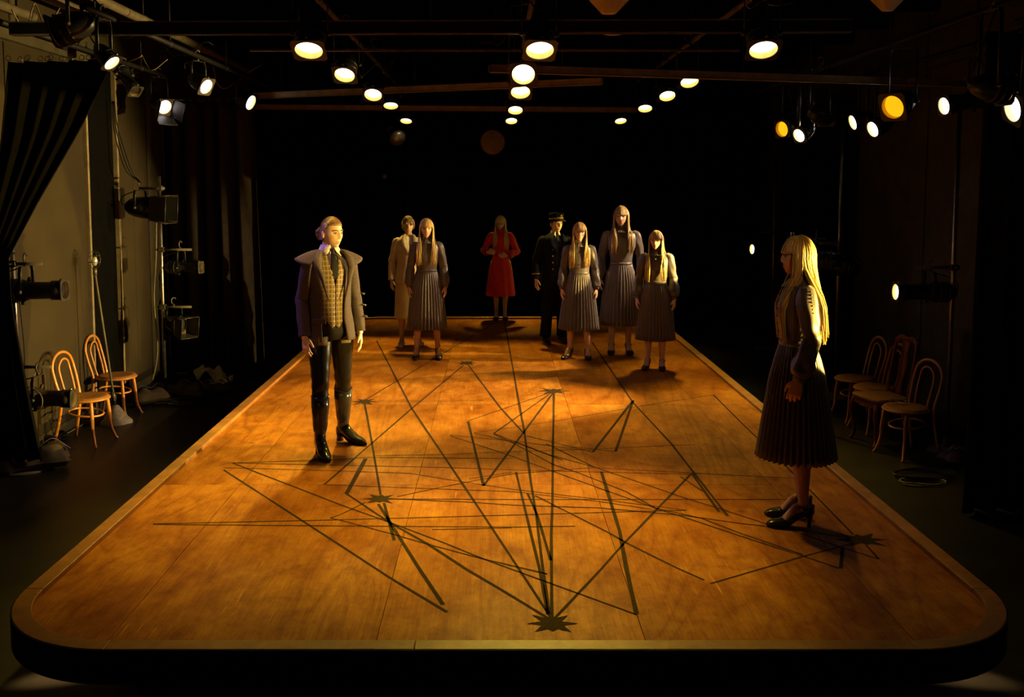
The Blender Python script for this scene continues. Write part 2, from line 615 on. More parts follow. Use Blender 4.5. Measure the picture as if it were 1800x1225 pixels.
# plywood sheets, each its own board with an open joint
xs = [X0 + RW, -1.755, -0.536, 0.686, 1.905, X1 - RW]
ya, yb = G(869, 851.5).y, G(869, 711).y
ys = [Y0 + RW, ya, yb]
while ys[-1] + 2.44 < Y1 - 0.3:
    ys.append(ys[-1] + 2.44)
ys.append(Y1 - RW)
ri = 0.54
for i in range(len(xs) - 1):
    for j in range(len(ys) - 1):
        gx = 0.0016
        a, b, c, d = xs[i] + gx, xs[i + 1] - gx, ys[j] + gx, ys[j + 1] - gx
        left, right, front, back = i == 0, i == len(xs) - 2, j == 0, j == len(ys) - 2
        poly = []
        poly += arc((a + ri, c + ri), ri, PI, 1.5 * PI, 14) if left and front else [(a, c)]
        poly += arc((b - ri, c + ri), ri, 1.5 * PI, 2 * PI, 14) if right and front else [(b, c)]
        poly += arc((b - ri, d - ri), ri, 0, PI / 2, 14) if right and back else [(b, d)]
        poly += arc((a + ri, d - ri), ri, PI / 2, PI, 14) if left and back else [(a, d)]
        if poly[0] == poly[-1]:
            poly.pop()
        # keep the arc of a narrow edge sheet inside the sheet
        poly = [(min(max(x, a), b), min(max(y, c), d)) for x, y in poly]
        cx, cy = (a + b) / 2, (c + d) / 2
        mb = MB(); mb.prism([(x - cx, y - cy) for x, y in poly], 0, 0.021)
        o = mb.build('plywood_sheet', 'plywood', stage, smooth=False)
        o.location = (cx - SX, cy - SY, TOP - 0.021 + random.uniform(-0.0004, 0.0004))
# raised edge boards
zt, zb = TOP + RIM, 0.470


def board(poly, name='edge_board'):
    cx = sum(p[0] for p in poly) / len(poly); cy = sum(p[1] for p in poly) / len(poly)
    mb = MB(); mb.prism([(x - cx, y - cy) for x, y in poly], zb, zt)
    o = mb.build(name, 'edge_wood', stage, smooth=False, bevel=0.004)
    o.location = (cx - SX, cy - SY, 0)


g = 0.0012
cuts = [X0 + RC, -0.355, X1 - RC]
for a, b in zip(cuts, cuts[1:]):
    board([(a + g, Y0), (b - g, Y0), (b - g, Y0 + RW), (a + g, Y0 + RW)])
    board([(a + g, Y1 - RW), (b - g, Y1 - RW), (b - g, Y1), (a + g, Y1)])
yc = list(np.linspace(Y0 + RC, Y1 - RC, 5))
for a, b in zip(yc, yc[1:]):
    board([(X0, a + g), (X0 + RW, a + g), (X0 + RW, b - g), (X0, b - g)])
    board([(X1 - RW, a + g), (X1, a + g), (X1, b - g), (X1 - RW, b - g)])
for cx, cy, a0 in ((X0 + RC, Y0 + RC, PI), (X1 - RC, Y0 + RC, 1.5 * PI), (X1 - RC, Y1 - RC, 0), (X0 + RC, Y1 - RC, PI / 2)):
    board(arc((cx, cy), RC, a0, a0 + PI / 2, 16) + list(reversed(arc((cx, cy), RC - RW, a0, a0 + PI / 2, 16))), 'corner_board')

# black lines and stars taped and painted on the deck (pixels of the photograph -> points of the deck)
LINES = [
    (1.0, [(642, 703), (872, 566)]), (1.2, [(662, 599), (724, 718), (846, 900), (968, 1085)]),
    (1.1, [(815, 642), (724, 718), (570, 852)]), (1.1, [(822, 640), (880, 695 + 22), (922, 763)]),
    (1.3, [(887, 566), (922, 761), (933, 847), (942, 902), (954, 998), (965, 1078)]),
    (1.3, [(974, 690), (972, 780), (971, 887), (969, 940), (970, 1085)]), (1.0, [(974, 688), (823, 740)]),
    (1.5, [(823, 741), (850, 854)]), (1.3, [(850, 854), (973, 690)]), (1.0, [(970, 690), (868, 762)]),
    (1.0, [(868, 762), (960, 798), (1044, 821)]), (1.0, [(960, 780), (1044, 821), (1133, 851), (1211, 878), (1255, 891), (1344, 920), (1409, 938), (1478, 962), (1544, 983)]),
    (1.0, [(833, 761), (913, 780), (989, 809)]), (1.0, [(868, 763), (904, 780), (973, 817), (1016, 831), (1100, 864), (1155, 895), (1196, 907), (1300, 942), (1413, 978), (1475, 999)]),
    (1.0, [(791, 766), (900, 802), (973, 829), (1064, 862), (1155, 894), (1233, 911), (1300, 937), (1411, 975)]),
    (0.8, [(791, 765), (900, 775), (1038, 793)]), (0.8, [(833, 761), (971, 741), (1113, 716), (1255, 694)]),
    (1.0, [(1254, 694), (1300, 740), (1371, 809), (1429, 867), (1500, 940)]),
    (1.3, [(1041, 602), (1113, 708), (1180, 780), (1218, 829), (1279, 907)]), (1.4, [(1216, 832), (1264, 900)]),
    (1.7, [(1113, 704), (1042, 795)]), (1.7, [(1113, 704), (1082, 794)]), (0.9, [(1042, 795), (925, 766)]), (0.8, [(1082, 794), (1000, 785)]),
    (0.8, [(661, 801), (780, 799), (900, 794), (1038, 790), (1178, 783), (1222, 782)]), (0.9, [(399, 814), (600, 808), (645, 804), (900, 806)]),
    (0.8, [(409, 814), (600, 818), (790, 822), (900, 826), (1055, 830), (1215, 834)]), (0.8, [(393, 822), (600, 828), (719, 832), (807, 846), (900, 860), (1055, 878), (1207, 897)]),
    (0.8, [(571, 852), (754, 859), (900, 864), (1055, 882), (1144, 895)]), (1.2, [(393, 826), (600, 960), (686, 1016), (786, 1076)]),
    (1.1, [(409, 814), (600, 888), (684, 918), (780, 954), (851, 983), (962, 1009)]), (1.4, [(609, 868), (684, 918), (753, 957), (819, 1000), (900, 1048), (962, 1086)]),
    (0.9, [(581, 911), (600, 915), (690, 939), (753, 957), (851, 983), (900, 1001), (1118, 1080)]), (2.4, [(643, 806), (609, 868)]),
    (1.3, [(641, 708), (654, 780), (669, 870)]), (1.6, [(675, 884), (693, 950)]), (1.5, [(665, 886), (737, 1000), (779, 1063)]),
    (0.9, [(690, 877), (900, 878), (1300, 878), (1395, 878)]), (1.1, [(690, 877), (830, 883), (900, 888), (1055, 893), (1200, 906), (1300, 920), (1344, 925)]),
    (0.8, [(698, 873), (807, 850), (900, 833), (1042, 822), (1055, 823), (1300, 836), (1400, 841)]), (0.8, [(825, 842), (900, 830)]),
    (0.9, [(643, 883), (600, 904), (581, 911)]), (0.9, [(269, 921), (590, 914), (900, 905.5), (1122, 899), (1207, 897)]),
    (0.9, [(269, 922), (600, 924.6), (900, 926.5), (1011, 925)]), (0.7, [(760, 931), (900, 928)]),
    (1.3, [(907, 830), (948, 999), (963, 1080)]), (1.3, [(927, 867), (944, 904), (968, 985)]), (1.1, [(940, 871), (1069, 936), (1104, 956), (1191, 999), (1238, 1020)]),
    (1.7, [(1057, 829), (1067, 862), (1089, 933), (1101, 999), (1119, 1080)]), (1.2, [(1214, 834), (1096, 956), (1058, 999), (975, 1087)]), (0.9, [(1196, 838), (1236, 864)]),
    (1.0, [(1249, 1026), (1300, 1011), (1413, 978), (1500, 955)]), (1.4, [(1481, 964), (1478, 999)]), (1.0, [(1522, 958), (1545, 983)]), (0.9, [(1429, 936), (1498, 946)]),
    (0.6, [(659, 704), (850, 704)]), (0.6, [(659, 707), (804, 706)]),
]
for wd, pts in LINES:
    P = [G(x, y) for x, y in pts]
    # a hand-ruled line: slightly uneven width
    Q = []
    for a, b in zip(P, P[1:]):
        n = max(1, int((b - a).length / 0.25))
        Q += [lerp(a, b, k / n) for k in range(n)]
    Q.append(P[-1])
    rows = []
    for k, p in enumerate(Q):
        t = (Q[min(k + 1, len(Q) - 1)] - Q[max(k - 1, 0)]); t.z = 0; t.normalize()
        s = Vector((-t.y, t.x, 0)) * (0.0068 * wd * random.uniform(0.85, 1.12))
        rows.append([(p.x - SX - s.x, p.y - SY - s.y, TOP + 0.0012), (p.x - SX + s.x, p.y - SY + s.y, TOP + 0.0012)])
    mb = MB(); mb.grid(rows)
    mb.build('painted_line', 'chalk_black', stage, smooth=False)
for px, py, r, ry in ((820, 638, 0.125, 0.19), (641, 706, 0.125, 0.175), (974, 687.5, 0.165, 0.19), (669, 877, 0.125, 0.135), (1515, 949, 0.15, 0.15), (970, 1096, 0.125, 0.13)):
    c = G(px, py)
    pts = []
    long = (1.0, 0.95, 0.62, 0.95, 1.0, 0.95, 0.6, 0.95)
    for k in range(16):
        a = 2 * PI * k / 16
        rr = long[k // 2] * random.uniform(0.92, 1.08) if k % 2 == 0 else random.uniform(0.40, 0.5)
        pts.append((c.x - SX + r * rr * math.cos(a), c.y - SY + ry * rr * math.sin(a)))
    mb = MB()
    vs = [(c.x - SX, c.y - SY, TOP + 0.0018)] + [(x, y, TOP + 0.0018) for x, y in pts]
    mb.add(vs, [(0, 1 + k, 1 + (k + 1) % 16) for k in range(16)])
    mb.build('painted_star', 'chalk_black', stage, smooth=False)

# ------------------------------------------------------------------ draperies


def drape(name, label, rows, nf, amp, mat, depth_axis, cat='curtain', n=90, hook=None, seed=0):
    """rows of (left point, right point, fold factor); folds push along depth_axis"""
    rg = random.Random(seed)
    ph = [rg.uniform(0, 6.28) for _ in range(4)]
    ax = Vector(depth_axis)
    root = thing(name, label, cat, lerp(rows[0][0], rows[0][1], 0.5))
    o = root.location
    R_ = []
    m = 26
    for i in range(m + 1):
        t = i / m * (len(rows) - 1)
        k = min(int(t), len(rows) - 2)
        f = t - k
        f = f if len(rows) == 2 else f
        a = lerp(rows[k][0], rows[k + 1][0], f); b = lerp(rows[k][1], rows[k + 1][1], f)
        ff = rows[k][2] * (1 - f) + rows[k + 1][2] * f
        row = []
        for j in range(n + 1):
            u = j / n
            uu = u + 0.018 * math.sin(5 * u * 6.28 + ph[0]) + 0.012 * math.sin(11 * u + ph[1] + i * 0.05)
            s = math.sin(2 * PI * nf * uu + ph[2]) + 0.35 * math.sin(2 * PI * nf * 0.43 * uu + ph[3])
            row.append(lerp(a, b, u) + ax * (amp * ff * s) - o)
        R_.append(row)
    mb = MB(); mb.grid(R_)
    mb.build('drape_cloth', mat, root, solid=0.006)
    # hem band at the bottom edge
    hem = MB(); hem.grid([[p + ax * 0.006 for p in R_[-2]], [p + ax * 0.006 for p in R_[-1]]])
    hem.build('hem', mat, root, solid=0.008)
    if hook:
        for j in range(0, n + 1, hook):
            p = R_[0][j]
            q = MB(); q.tube([p + Vector((0.022 * math.cos(a), 0, 0.022 * math.sin(a) + 0.028)) for a in np.linspace(0, 2 * PI, 11)[:-1]], 0.0035, 5, closed=True)
            q.build('hook_ring', 'steel', root)
    return root


V = Vector
drape('front_curtain', 'black curtain swagged back to the left wall at the near left', [
    (V((-4.12, 8.45, 3.60)), V((-3.22, 8.45, 3.62)), 1.0), (V((-4.22, 8.45, 2.9)), V((-3.52, 8.45, 3.05)), 0.8), (V((-4.36, 8.45, 2.3)), V((-3.92, 8.45, 2.42)), 0.55),
    (V((-4.47, 8.45, 1.92)), V((-4.20, 8.45, 1.93)), 0.25), (V((-4.47, 8.45, 1.55)), V((-4.19, 8.45, 1.5)), 0.35), (V((-4.47, 8.45, 0.7)), V((-4.08, 8.45, 0.72)), 0.7), (V((-4.47, 8.45, 0.14)), V((-3.98, 8.45, 0.14)), 0.8)],
      5, 0.06, 'velour_dark', (0, 1, 0), hook=6, seed=1)
drape('side_curtain', 'tall dark pleated curtain hanging behind the lighting boom at the left', [
    (V((-4.45, 13.25, 3.66)), V((-3.22, 13.2, 3.66)), 0.8), (V((-4.45, 13.25, 2.2)), V((-3.20, 13.2, 2.2)), 1.0), (V((-4.45, 13.25, 0.02)), V((-3.12, 13.1, 0.02)), 1.15)],
      5.5, 0.105, 'velour_grey', (0, 1, 0), hook=6, seed=2)
drape('back_curtain', 'wide black backdrop curtain across the far end of the room', [
    (V((-4.4, 17.7, 3.9)), V((4.85, 17.7, 3.9)), 1.0), (V((-4.4, 17.7, 0.02)), V((4.85, 17.7, 0.02)), 1.1)],
      38, 0.06, 'velour_black', (0, 1, 0), n=300, seed=3)
drape('side_curtain', 'black curtain leg hanging at the right, beside the near end of the chairs', [
    (V((3.68, 7.45, 3.7)), V((4.9, 7.5, 3.7)), 0.9), (V((3.64, 7.45, 0.02)), V((4.9, 7.5, 0.02)), 1.15)],
      8, 0.075, 'velour_dark', (0, 1, 0), seed=4)
drape('side_curtain', 'black curtain leg hanging at the far right behind the profile-view woman', [
    (V((3.9, 13.4, 3.7)), V((4.9, 13.4, 3.7)), 0.9), (V((3.88, 13.4, 0.02)), V((4.9, 13.4, 0.02)), 1.1)],
      7, 0.07, 'velour_black', (0, 1, 0), seed=5)

# ------------------------------------------------------------------ overhead pipes and strut beams


def pipe(label, a, b, r, mat='pipe_paint', name='ceiling_pipe', hang=None):
    a, b = V(a), V(b)
    root = thing(name, label, 'pipe', (a + b) / 2)
    c = root.location
    mb = MB(); mb.tube([a - c, b - c], r, 12); mb.build('pipe_run', mat, root)
    d = (b - a).normalized()
    L = (b - a).length
    for k in range(1, max(2, int(L / 2.5)) + 1):
        p = a + d * (L * k / (max(2, int(L / 2.5)) + 1)) - c
        q = MB(); q.tube([p + V((0, 0, r)), p + V((0, 0, 4.5 - p.z - c.z))], 0.008, 6); q.build('hanger_rod', 'black_paint', root)
        q = MB(); q.tube([p - d * 0.03, p + d * 0.03], r + 0.006, 12); q.build('coupling', mat, root)
    return root


GR = 4.15
pipe('long grey pipe under the ceiling above the left row of round lamps', (-1.5, 4.2, GR), (-1.55, 17.4, GR), 0.025)
pipe('long grey pipe under the ceiling above the middle row of round lamps', (0.33, 4.2, GR), (0.33, 17.4, GR), 0.025)
pipe('long grey pipe under the ceiling above the right row of round lamps', (2.18, 4.2, GR), (2.22, 17.4, GR), 0.025)
pipe('thick grey pipe running away along the upper left, above the tilted lamps', (-3.4, 5.5, 4.16), (-3.4, 13.8, 4.14), 0.042)
pipe('thick grey pipe in the top left corner against the wall', (-4.3, 5.0, 4.12), (-4.3, 9.3, 4.12), 0.042)
pipe('short thick grey pipe at the top left between two longer ones', (-3.85, 5.0, 4.17), (-3.85, 9.5, 4.17), 0.045)
pipe('black pipe along the left wall carrying tilted lamps', (-3.95, 7.3, 3.86), (-3.95, 13.0, 3.86), 0.024, 'black_paint')
pipe('black pipe along the left edge of the room behind the swagged curtain', (-3.0, 7.3, 3.86), (-3.0, 13.0, 3.86), 0.024, 'black_paint')
pipe('black pipe along the right carrying amber and white lamps', (3.45, 6.5, 3.78), (3.45, 13.0, 3.78), 0.024, 'black_paint')
pipe('short black pipe at the upper right edge before the curtain leg', (3.80, 6.2, 3.74), (3.80, 7.25, 3.74), 0.024, 'black_paint')
pipe('black pipe nearest the right wall carrying white lamps', (4.2, 6.5, 3.78), (4.2, 13.0, 3.78), 0.024, 'black_paint')


def strut(label, a, b, w_, h, mat='strut_steel'):
    """slotted channel strut: a box with a recessed slot row and an end cap"""
    a, b = V(a), V(b)
    root = thing('strut_beam', label, 'beam', (a + b) / 2)
    d = b - a
    L = d.length
    root.rotation_euler = (0, -math.asin(d.z / L), math.atan2(d.y, d.x))
    mb = MB(); mb.box((0, 0, 0), (L, w_, h)); mb.build('channel', mat, root, smooth=False, bevel=0.006)
    mb = MB(); mb.box((0, -w_ / 2 - 0.003, -h / 2 + 0.006), (L, 0.008, 0.012)); mb.build('bottom_lip', 'trim_grey', root, smooth=False)
    mb = MB(); mb.box((0, -w_ / 2 - 0.003, h / 2 - 0.006), (L, 0.008, 0.010)); mb.build('top_lip', 'strut_steel', root, smooth=False)
    for t in (-0.4, 0.0, 0.4):
        mb = MB(); mb.tube([(t * L, 0, h / 2), (t * L, 0, 4.52 - root.location.z)], 0.008, 6); mb.build('hanger_rod', 'black_paint', root)
    for s in (-1, 1):
        mb = MB(); mb.box((s * (L / 2 + 0.004), 0, 0), (0.008, w_ * 0.9, h * 0.9)); mb.build('end_cap', 'frame_metal', root, smooth=False)
    return root


yy = 7.95
strut('wide dark beam across the whole ceiling just above the nearest round lamps', D(20, 51, yy), D(1495, 46, yy), 0.06, 0.11, 'black_paint')
strut('sloping-looking grey strut across the left half, above the second curtain', D(441, 169, 12.4), D(1058, 143, 10.9), 0.05, 0.075)
strut('grey strut running off to the right wall in front of a right-row lamp', D(861, 120.5, 8.9), D(1705, 147, 9.9), 0.05, 0.072)
strut('farthest grey strut across the back, over the most distant lamps', D(441, 188, 14.3), D(1132, 193.5, 14.6), 0.05, 0.075)
strut('thin dark beam between the near lamps and the long grey struts', D(440, 88.5, 9.0), D(1300, 89, 9.0), 0.02, 0.02, 'pipe_paint')

# ------------------------------------------------------------------ stage lights


def spot(parent, energy, color, size, blend=0.25, radius=0.05, z=-0.03):
    ld = bpy.data.lights.new('beam', 'SPOT')
    ld.energy = energy
    ld.color = color
    ld.spot_size = R(size)
    ld.spot_blend = blend
    ld.shadow_soft_size = radius
    o = bpy.data.objects.new('beam', ld)
    COL.objects.link(o)
    o.parent = parent
    o.location = (0, 0, z)
    return o


def fixture(kind, label, pos, aim, lens, hang=None, drop=None, beam=None, s=1.0, name=None, group=None, roll=0.0, cat='stage light', shell='lamp_black'):
    """a theatre lantern: lens at the origin looking down local -Z, body along +Z, yoke and clamp towards the hanging pipe"""
    pos, aim = V(pos), V(aim)
    name = name or {'par': 'par_can', 'profile': 'profile_spotlight', 'fresnel': 'fresnel_spotlight'}[kind]
    root = thing(name, label, cat, pos, 0, group)
    root.rotation_mode = 'QUATERNION'
    q = (aim - pos).to_track_quat('-Z', 'Y')
    if roll:
        q = q @ Quaternion((0, 0, 1), R(roll))
    root.rotation_quaternion = q
    up = q.inverted() @ V((0, 0, 1))
    if kind == 'par':
        prof, rl, pz, rb = [(0.0, 0.315), (0.045, 0.31), (0.075, 0.27), (0.105, 0.20), (0.118, 0.13), (0.12, 0.0), (0.112, 0.0), (0.108, 0.03)], 0.106, 0.15, 0.124
        frame = 0.262
    elif kind == 'profile':
        prof, rl, pz, rb = [(0.0, 0.60), (0.05, 0.595), (0.085, 0.55), (0.098, 0.46), (0.102, 0.36), (0.088, 0.325), (0.078, 0.31), (0.076, 0.11), (0.088, 0.10), (0.088, 0.0), (0.08, 0.0), (0.076, 0.03)], 0.077, 0.33, 0.11
        frame = 0.19
    else:
        prof, rl, pz, rb = [(0.0, 0.36), (0.06, 0.35), (0.10, 0.30), (0.125, 0.22), (0.135, 0.12), (0.135, 0.0), (0.125, 0.0), (0.118, 0.03)], 0.117, 0.17, 0.14
        frame = 0.29
    S = lambda p: [(r * s, z * s) for r, z in p]
    mb = MB(); mb.lathe(S(prof), 28)
    # cooling fins and cap
    if kind == 'profile':
        for k in range(3):
            mb.lathe(S([(0.100, 0.40 + k * 0.045), (0.110, 0.405 + k * 0.045), (0.110, 0.415 + k * 0.045), (0.100, 0.42 + k * 0.045)]), 24)
        for a in (0.5, 2.2, 3.7, 5.3):
            mb.box((0.115 * s * math.cos(a), 0.115 * s * math.sin(a), 0.335 * s), (0.05 * s, 0.012 * s, 0.03 * s), Matrix.Rotation(a, 3, 'Z'))
    else:
        for k in range(2):
            mb.lathe(S([(0.119, 0.05 + k * 0.06), (0.124, 0.055 + k * 0.06), (0.124, 0.065 + k * 0.06), (0.119, 0.07 + k * 0.06)]), 24)
    mb.build('housing', shell, root)
    zl = 0.03 if kind == 'par' else 0.012
    mb = MB(); mb.lathe(S([(rl, zl + 0.012), (rl * 0.8, zl + 0.002), (rl * 0.5, zl - 0.005), (0.0, zl - 0.008)]), 28); mb.build('lens', lens, root)
    mb = MB(); mb.lathe(S([(rl * 1.005, zl + 0.014), (rl * 1.01, -0.010)]), 28); mb.build('lens_ring', 'brass_ring', root)
    # colour frame: a square sheet-metal plate with a round opening
    h = frame * s / 2
    n = 28
    mb = MB()
    sq, ci = [], []
    for k in range(n):
        a = 2 * PI * k / n
        m_ = max(abs(math.cos(a)), abs(math.sin(a)))
        sq.append(V((h * math.cos(a) / m_, h * math.sin(a) / m_, -0.012 * s)))
        ci.append(V((rl * 1.03 * s * math.cos(a), rl * 1.03 * s * math.sin(a), -0.012 * s)))
    mb.grid([sq, ci], wrap=True)
    mb.build('color_frame', 'frame_metal' if kind != 'par' else shell, root, smooth=False, solid=0.004)
    mb = MB(); mb.ellipsoid((0, h * 0.98, 0.02 * s), (0.012, 0.012, 0.012), 8, 6); mb.build('latch', 'steel', root)
    if hang is not None or drop is not None:
        hw = (rb + 0.012) * s
        L = (hang - 0.03 - (pos + q @ V((0, 0, pz * s))).z) if drop is None else drop
        b = V((0, 0, pz * s))
        pth = [b + V((hw, 0, 0)) - up * 0.02, b + V((hw, 0, 0)) + up * (L - 0.05), b + V((hw * 0.85, 0, 0)) + up * L,
               b + V((-hw * 0.85, 0, 0)) + up * L, b + V((-hw, 0, 0)) + up * (L - 0.05), b + V((-hw, 0, 0)) - up * 0.02]
        mb = MB(); mb.tube(pth, [(0.005, 0.016)] * 6, 8, ref=(1, 0, 0)); mb.build('yoke', shell, root)
        for sgn in (-1, 1):
            mb = MB(); mb.tube([b + V((sgn * hw * 0.9, 0, 0)), b + V((sgn * (hw + 0.022), 0, 0))], 0.018 * s, 8)
            mb.build('yoke_bolt', 'frame_metal', root)
        c = b + up * (L + 0.02)
        side = V((1, 0, 0))
        mb = MB(); mb.tube([c - up * 0.02, c + up * 0.012], 0.014, 8)
        fw = up.cross(side)
        mb.tube([c + up * 0.012 + side * 0.035 * math.cos(a) + up * (0.04 + 0.04 * math.sin(a)) for a in np.linspace(-1.57, 2.6, 9)], (0.009), 6, ref=fw)
        mb.build('hook_clamp', 'frame_metal', root)
        # flex tail
        t0 = V((0, 0, prof[0][1] * s * 0.96))
        mb = MB(); mb.tube(spline([t0, t0 + V((0.02, 0, 0.05)) + up * 0.03, t0 + up * 0.12 + V((0.06, 0, 0.02)), c + V((0.05, 0, 0)) - up * 0.02], 5), 0.006, 6)
        mb.build('power_tail', 'cable_black', root)
    if beam:
        spot(root, *beam)
    return root


def barn_doors(root, s, open_=0.5, mat='lamp_black'):
    h = 0.145 * s
    for k in range(4):
        a = k * PI / 2
        d = V((math.cos(a), math.sin(a), 0)); t = V((-d.y, d.x, 0))
        w_ = h * (1.0 if k % 2 else 0.95)
        L = h * 1.5
        out = d * math.sin(open_) - V((0, 0, 1)) * math.cos(open_)
        p = d * h - V((0, 0, 0.015))
        mb = MB(); mb.add([p - t * w_, p + t * w_, p + t * w_ * 1.15 + out * L, p - t * w_ * 1.15 + out * L], [(0, 1, 2, 3)])
        mb.build('barn_door', mat, root, smooth=False, solid=0.003)
        mb = MB(); mb.tube([p - t * w_ * 1.15 + out * L, p + t * w_ * 1.15 + out * L], 0.004, 5)
        mb.tube([p + t * w_, p + t * w_ * 1.15 + out * L], 0.0035, 5); mb.tube([p - t * w_, p - t * w_ * 1.15 + out * L], 0.0035, 5)
        mb.build('door_edge', 'frame_metal', root)


# overhead PAR rows: (pixel of the lens, lens height, tilt towards the camera, row word)
rows = [
    ('left', -1.5, [(543, 87, 28), (606, 131, 37), (656, 166, 38), (687, 185, 24), (714, 212, 24)]),
    ('middle', 0.33, [(949, 87, 30), (920, 130, 52), (915, 161, 36), (906, 193, 30), (899, 212, 28)]),
    ('right', 2.2, [(1342, 86, 30), (1212, 143, 34), (1173, 168, 34), (1134, 190, 28), (1091, 212, 26)]),
]
depth = {'left': [7.7, 9.75, 11.3, 13.5, 16.6], 'middle': [7.7, 8.55, 10.2, 13.5, 16.6], 'right': [7.7, 11.0, 12.4, 14.2, 16.6]}
word = ['nearest and largest', 'second', 'third', 'fourth', 'farthest and smallest']
for rn, x, lst in rows:
    for k, (px, py, tilt) in enumerate(lst):
        y = depth[rn][k]
        p = D(px, py, y)
        a = p + V((random.uniform(-0.06, 0.06), -math.sin(R(tilt)), -math.cos(R(tilt))))
        if rn == 'middle' and k == 4:
            e = 420
        else:
            e = E_PAR[k] * {'left': (0.85, 1.3, 1.0, 1.0, 1.0), 'middle': (1.15, 0.5, 0.95, 1.0, 1), 'right': (0.15, 0.62, 0.70, 0.55, 0.5)}[rn][k]
        fixture('par', 'lit round lamp hung overhead, %s of the %s row' % (word[k], rn), p, a, EM_WARM, hang=GR,
                beam=(e, (1.0, 0.74, 0.085) if k == 1 and rn != 'right' else AMBER, 50 if k < 3 else 42, 1.0, 0.08), s=(1.0, 0.92, 0.92, 0.92, 0.9)[k], roll=random.uniform(-7, 7), group='round lamps hung over the platform')

# upper left fixtures aimed across the platform
fixture('par', 'round lamp at the top left turned away so only a lit crescent shows', D(100, 57, 7.65), D(100, 57, 7.65) + V((-1, -0.02, -0.35)), EM_WARM, hang=4.12, beam=(5, WARM, 50, 0.6))
f = fixture('par', 'tilted lamp glowing at the upper left before the swagged curtain top', D(196, 110, 7.67), V((-1.25, 7.2, 1.7)), EM_COOL, hang=3.86, beam=(170, (0.42, 0.22, 1.0), 26, 0.5, 0.03), s=0.6)
f = fixture('fresnel', 'tilted lamp with open barn doors, upper left beside the wall pipe', D(289, 188, 11.7), V((0.2, 8.2, 0.9)), EM_COOL, hang=3.86, beam=(70, COOL, 40, 0.5), s=0.72)
barn_doors(f, 0.72, 0.35)
f = fixture('fresnel', 'slim tilted lamp glowing under the thick pipe, upper left', D(362, 152, 10.2), V((0.9, 8.3, 1.2)), EM_COOL, hang=3.86, beam=(60, COOL, 40, 0.5), s=0.66)
fixture('par', 'lamp glowing at the top right end of the tall pleated curtain', D(440, 180, 12.0), V((1.2, 10.6, 1.7)), EM_COOL, hang=3.86, beam=(60, COOL, 40, 0.5), s=0.85)
fixture('profile', 'unlit black spotlight in the tangle left of the barn-door lamp', D(238, 160, 10.76), V((-2.2, 9.6, 1.5)), 'glass_dark', hang=3.86, s=0.8)
# upper right fixtures
fixture('par', 'large amber lamp at the upper right below the strut', D(1570, 188, 8.6), V((-0.6, 5.6, 1.4)), EM_AMBER, hang=3.78, beam=(70, (1, 0.5, 0.06), 36, 0.5), s=0.95, group='amber lamps')
fixture('par', 'smaller amber lamp at the left end of the upper right cluster', D(1375, 227, 11.7), V((-1.6, 8.6, 1.9)), EM_AMBER, hang=3.78, beam=(70, (1, 0.5, 0.06), 36, 0.5), s=0.85, group='amber lamps')
fixture('par', 'white lamp just right of the smaller amber lamp', D(1405, 238, 11.1), V((-1.0, 8.7, 0.8)), EM_COOL, hang=3.78, beam=(60, COOL, 40, 0.5), s=0.72)
fixture('par', 'white lamp between the two amber lamps, left one of a close pair', D(1500, 215, 11.4), V((-4.2, 10.7, 0.3)), EM_COOL, hang=3.78, beam=(E_WASH * 1.3, WARM, 46, 0.3, 0.02), s=0.8)
fixture('par', 'white lamp under the larger amber lamp, right one of a close pair', D(1535, 227, 10.8), V((-2.6, 8.9, 0.4)), EM_COOL, hang=3.78, beam=(70, COOL, 40, 0.5), s=0.8, roll=20)
fixture('profile', 'white profile spotlight with a long black barrel at the upper right', D(1661, 186, 9.1), V((-4.0, 7.6, 1.5)), EM_COOL, hang=3.78, beam=(60, COOL, 30, 0.4), s=1.0)
fixture('par', 'white lamp at the far right edge under the ceiling', D(1782, 190, 7.05), V((-4.0, 6.6, 1.4)), EM_COOL, hang=3.74, beam=(60, COOL, 36, 0.5), s=0.9, roll=25)
fixture('par', 'lamp turned away at the upper right edge showing its lit rim and vents', D(1766, 158, 6.6), V((5.6, 6.9, 2.9)), EM_WARM, hang=3.74, s=0.8)
fixture('fresnel', 'unlit black lamp with glinting vents between amber and white lamps, upper right', D(1452, 204, 10.2), V((4.6, 11.2, 3.1)), 'glass_dark', hang=3.78, s=0.75)

# unseen fill lanterns added above the camera: they lift the figures' fronts
for x, lab in ((-2.6, 'unseen fill lantern added above the camera at its left'), (2.4, 'unseen fill lantern added above the camera at its right')):
    fixture('par', lab, (x, 0.9, 3.9), (0.1 * x, 10.5, 1.3), EM_WARM, hang=4.3, beam=(E_FRONT_FILL, (1, 0.55, 0.22), 26, 0.9, 0.1))
mb = MB(); t = thing('fill_light_pipe', 'added pipe overhead in front of the camera carrying the fill lanterns', 'pipe', (0, 0.95, 4.3))
mb.tube([(-4.4, 0, 0), (4.8, 0, 0)], 0.025, 10); mb.build('pipe_run', 'pipe_paint', t)
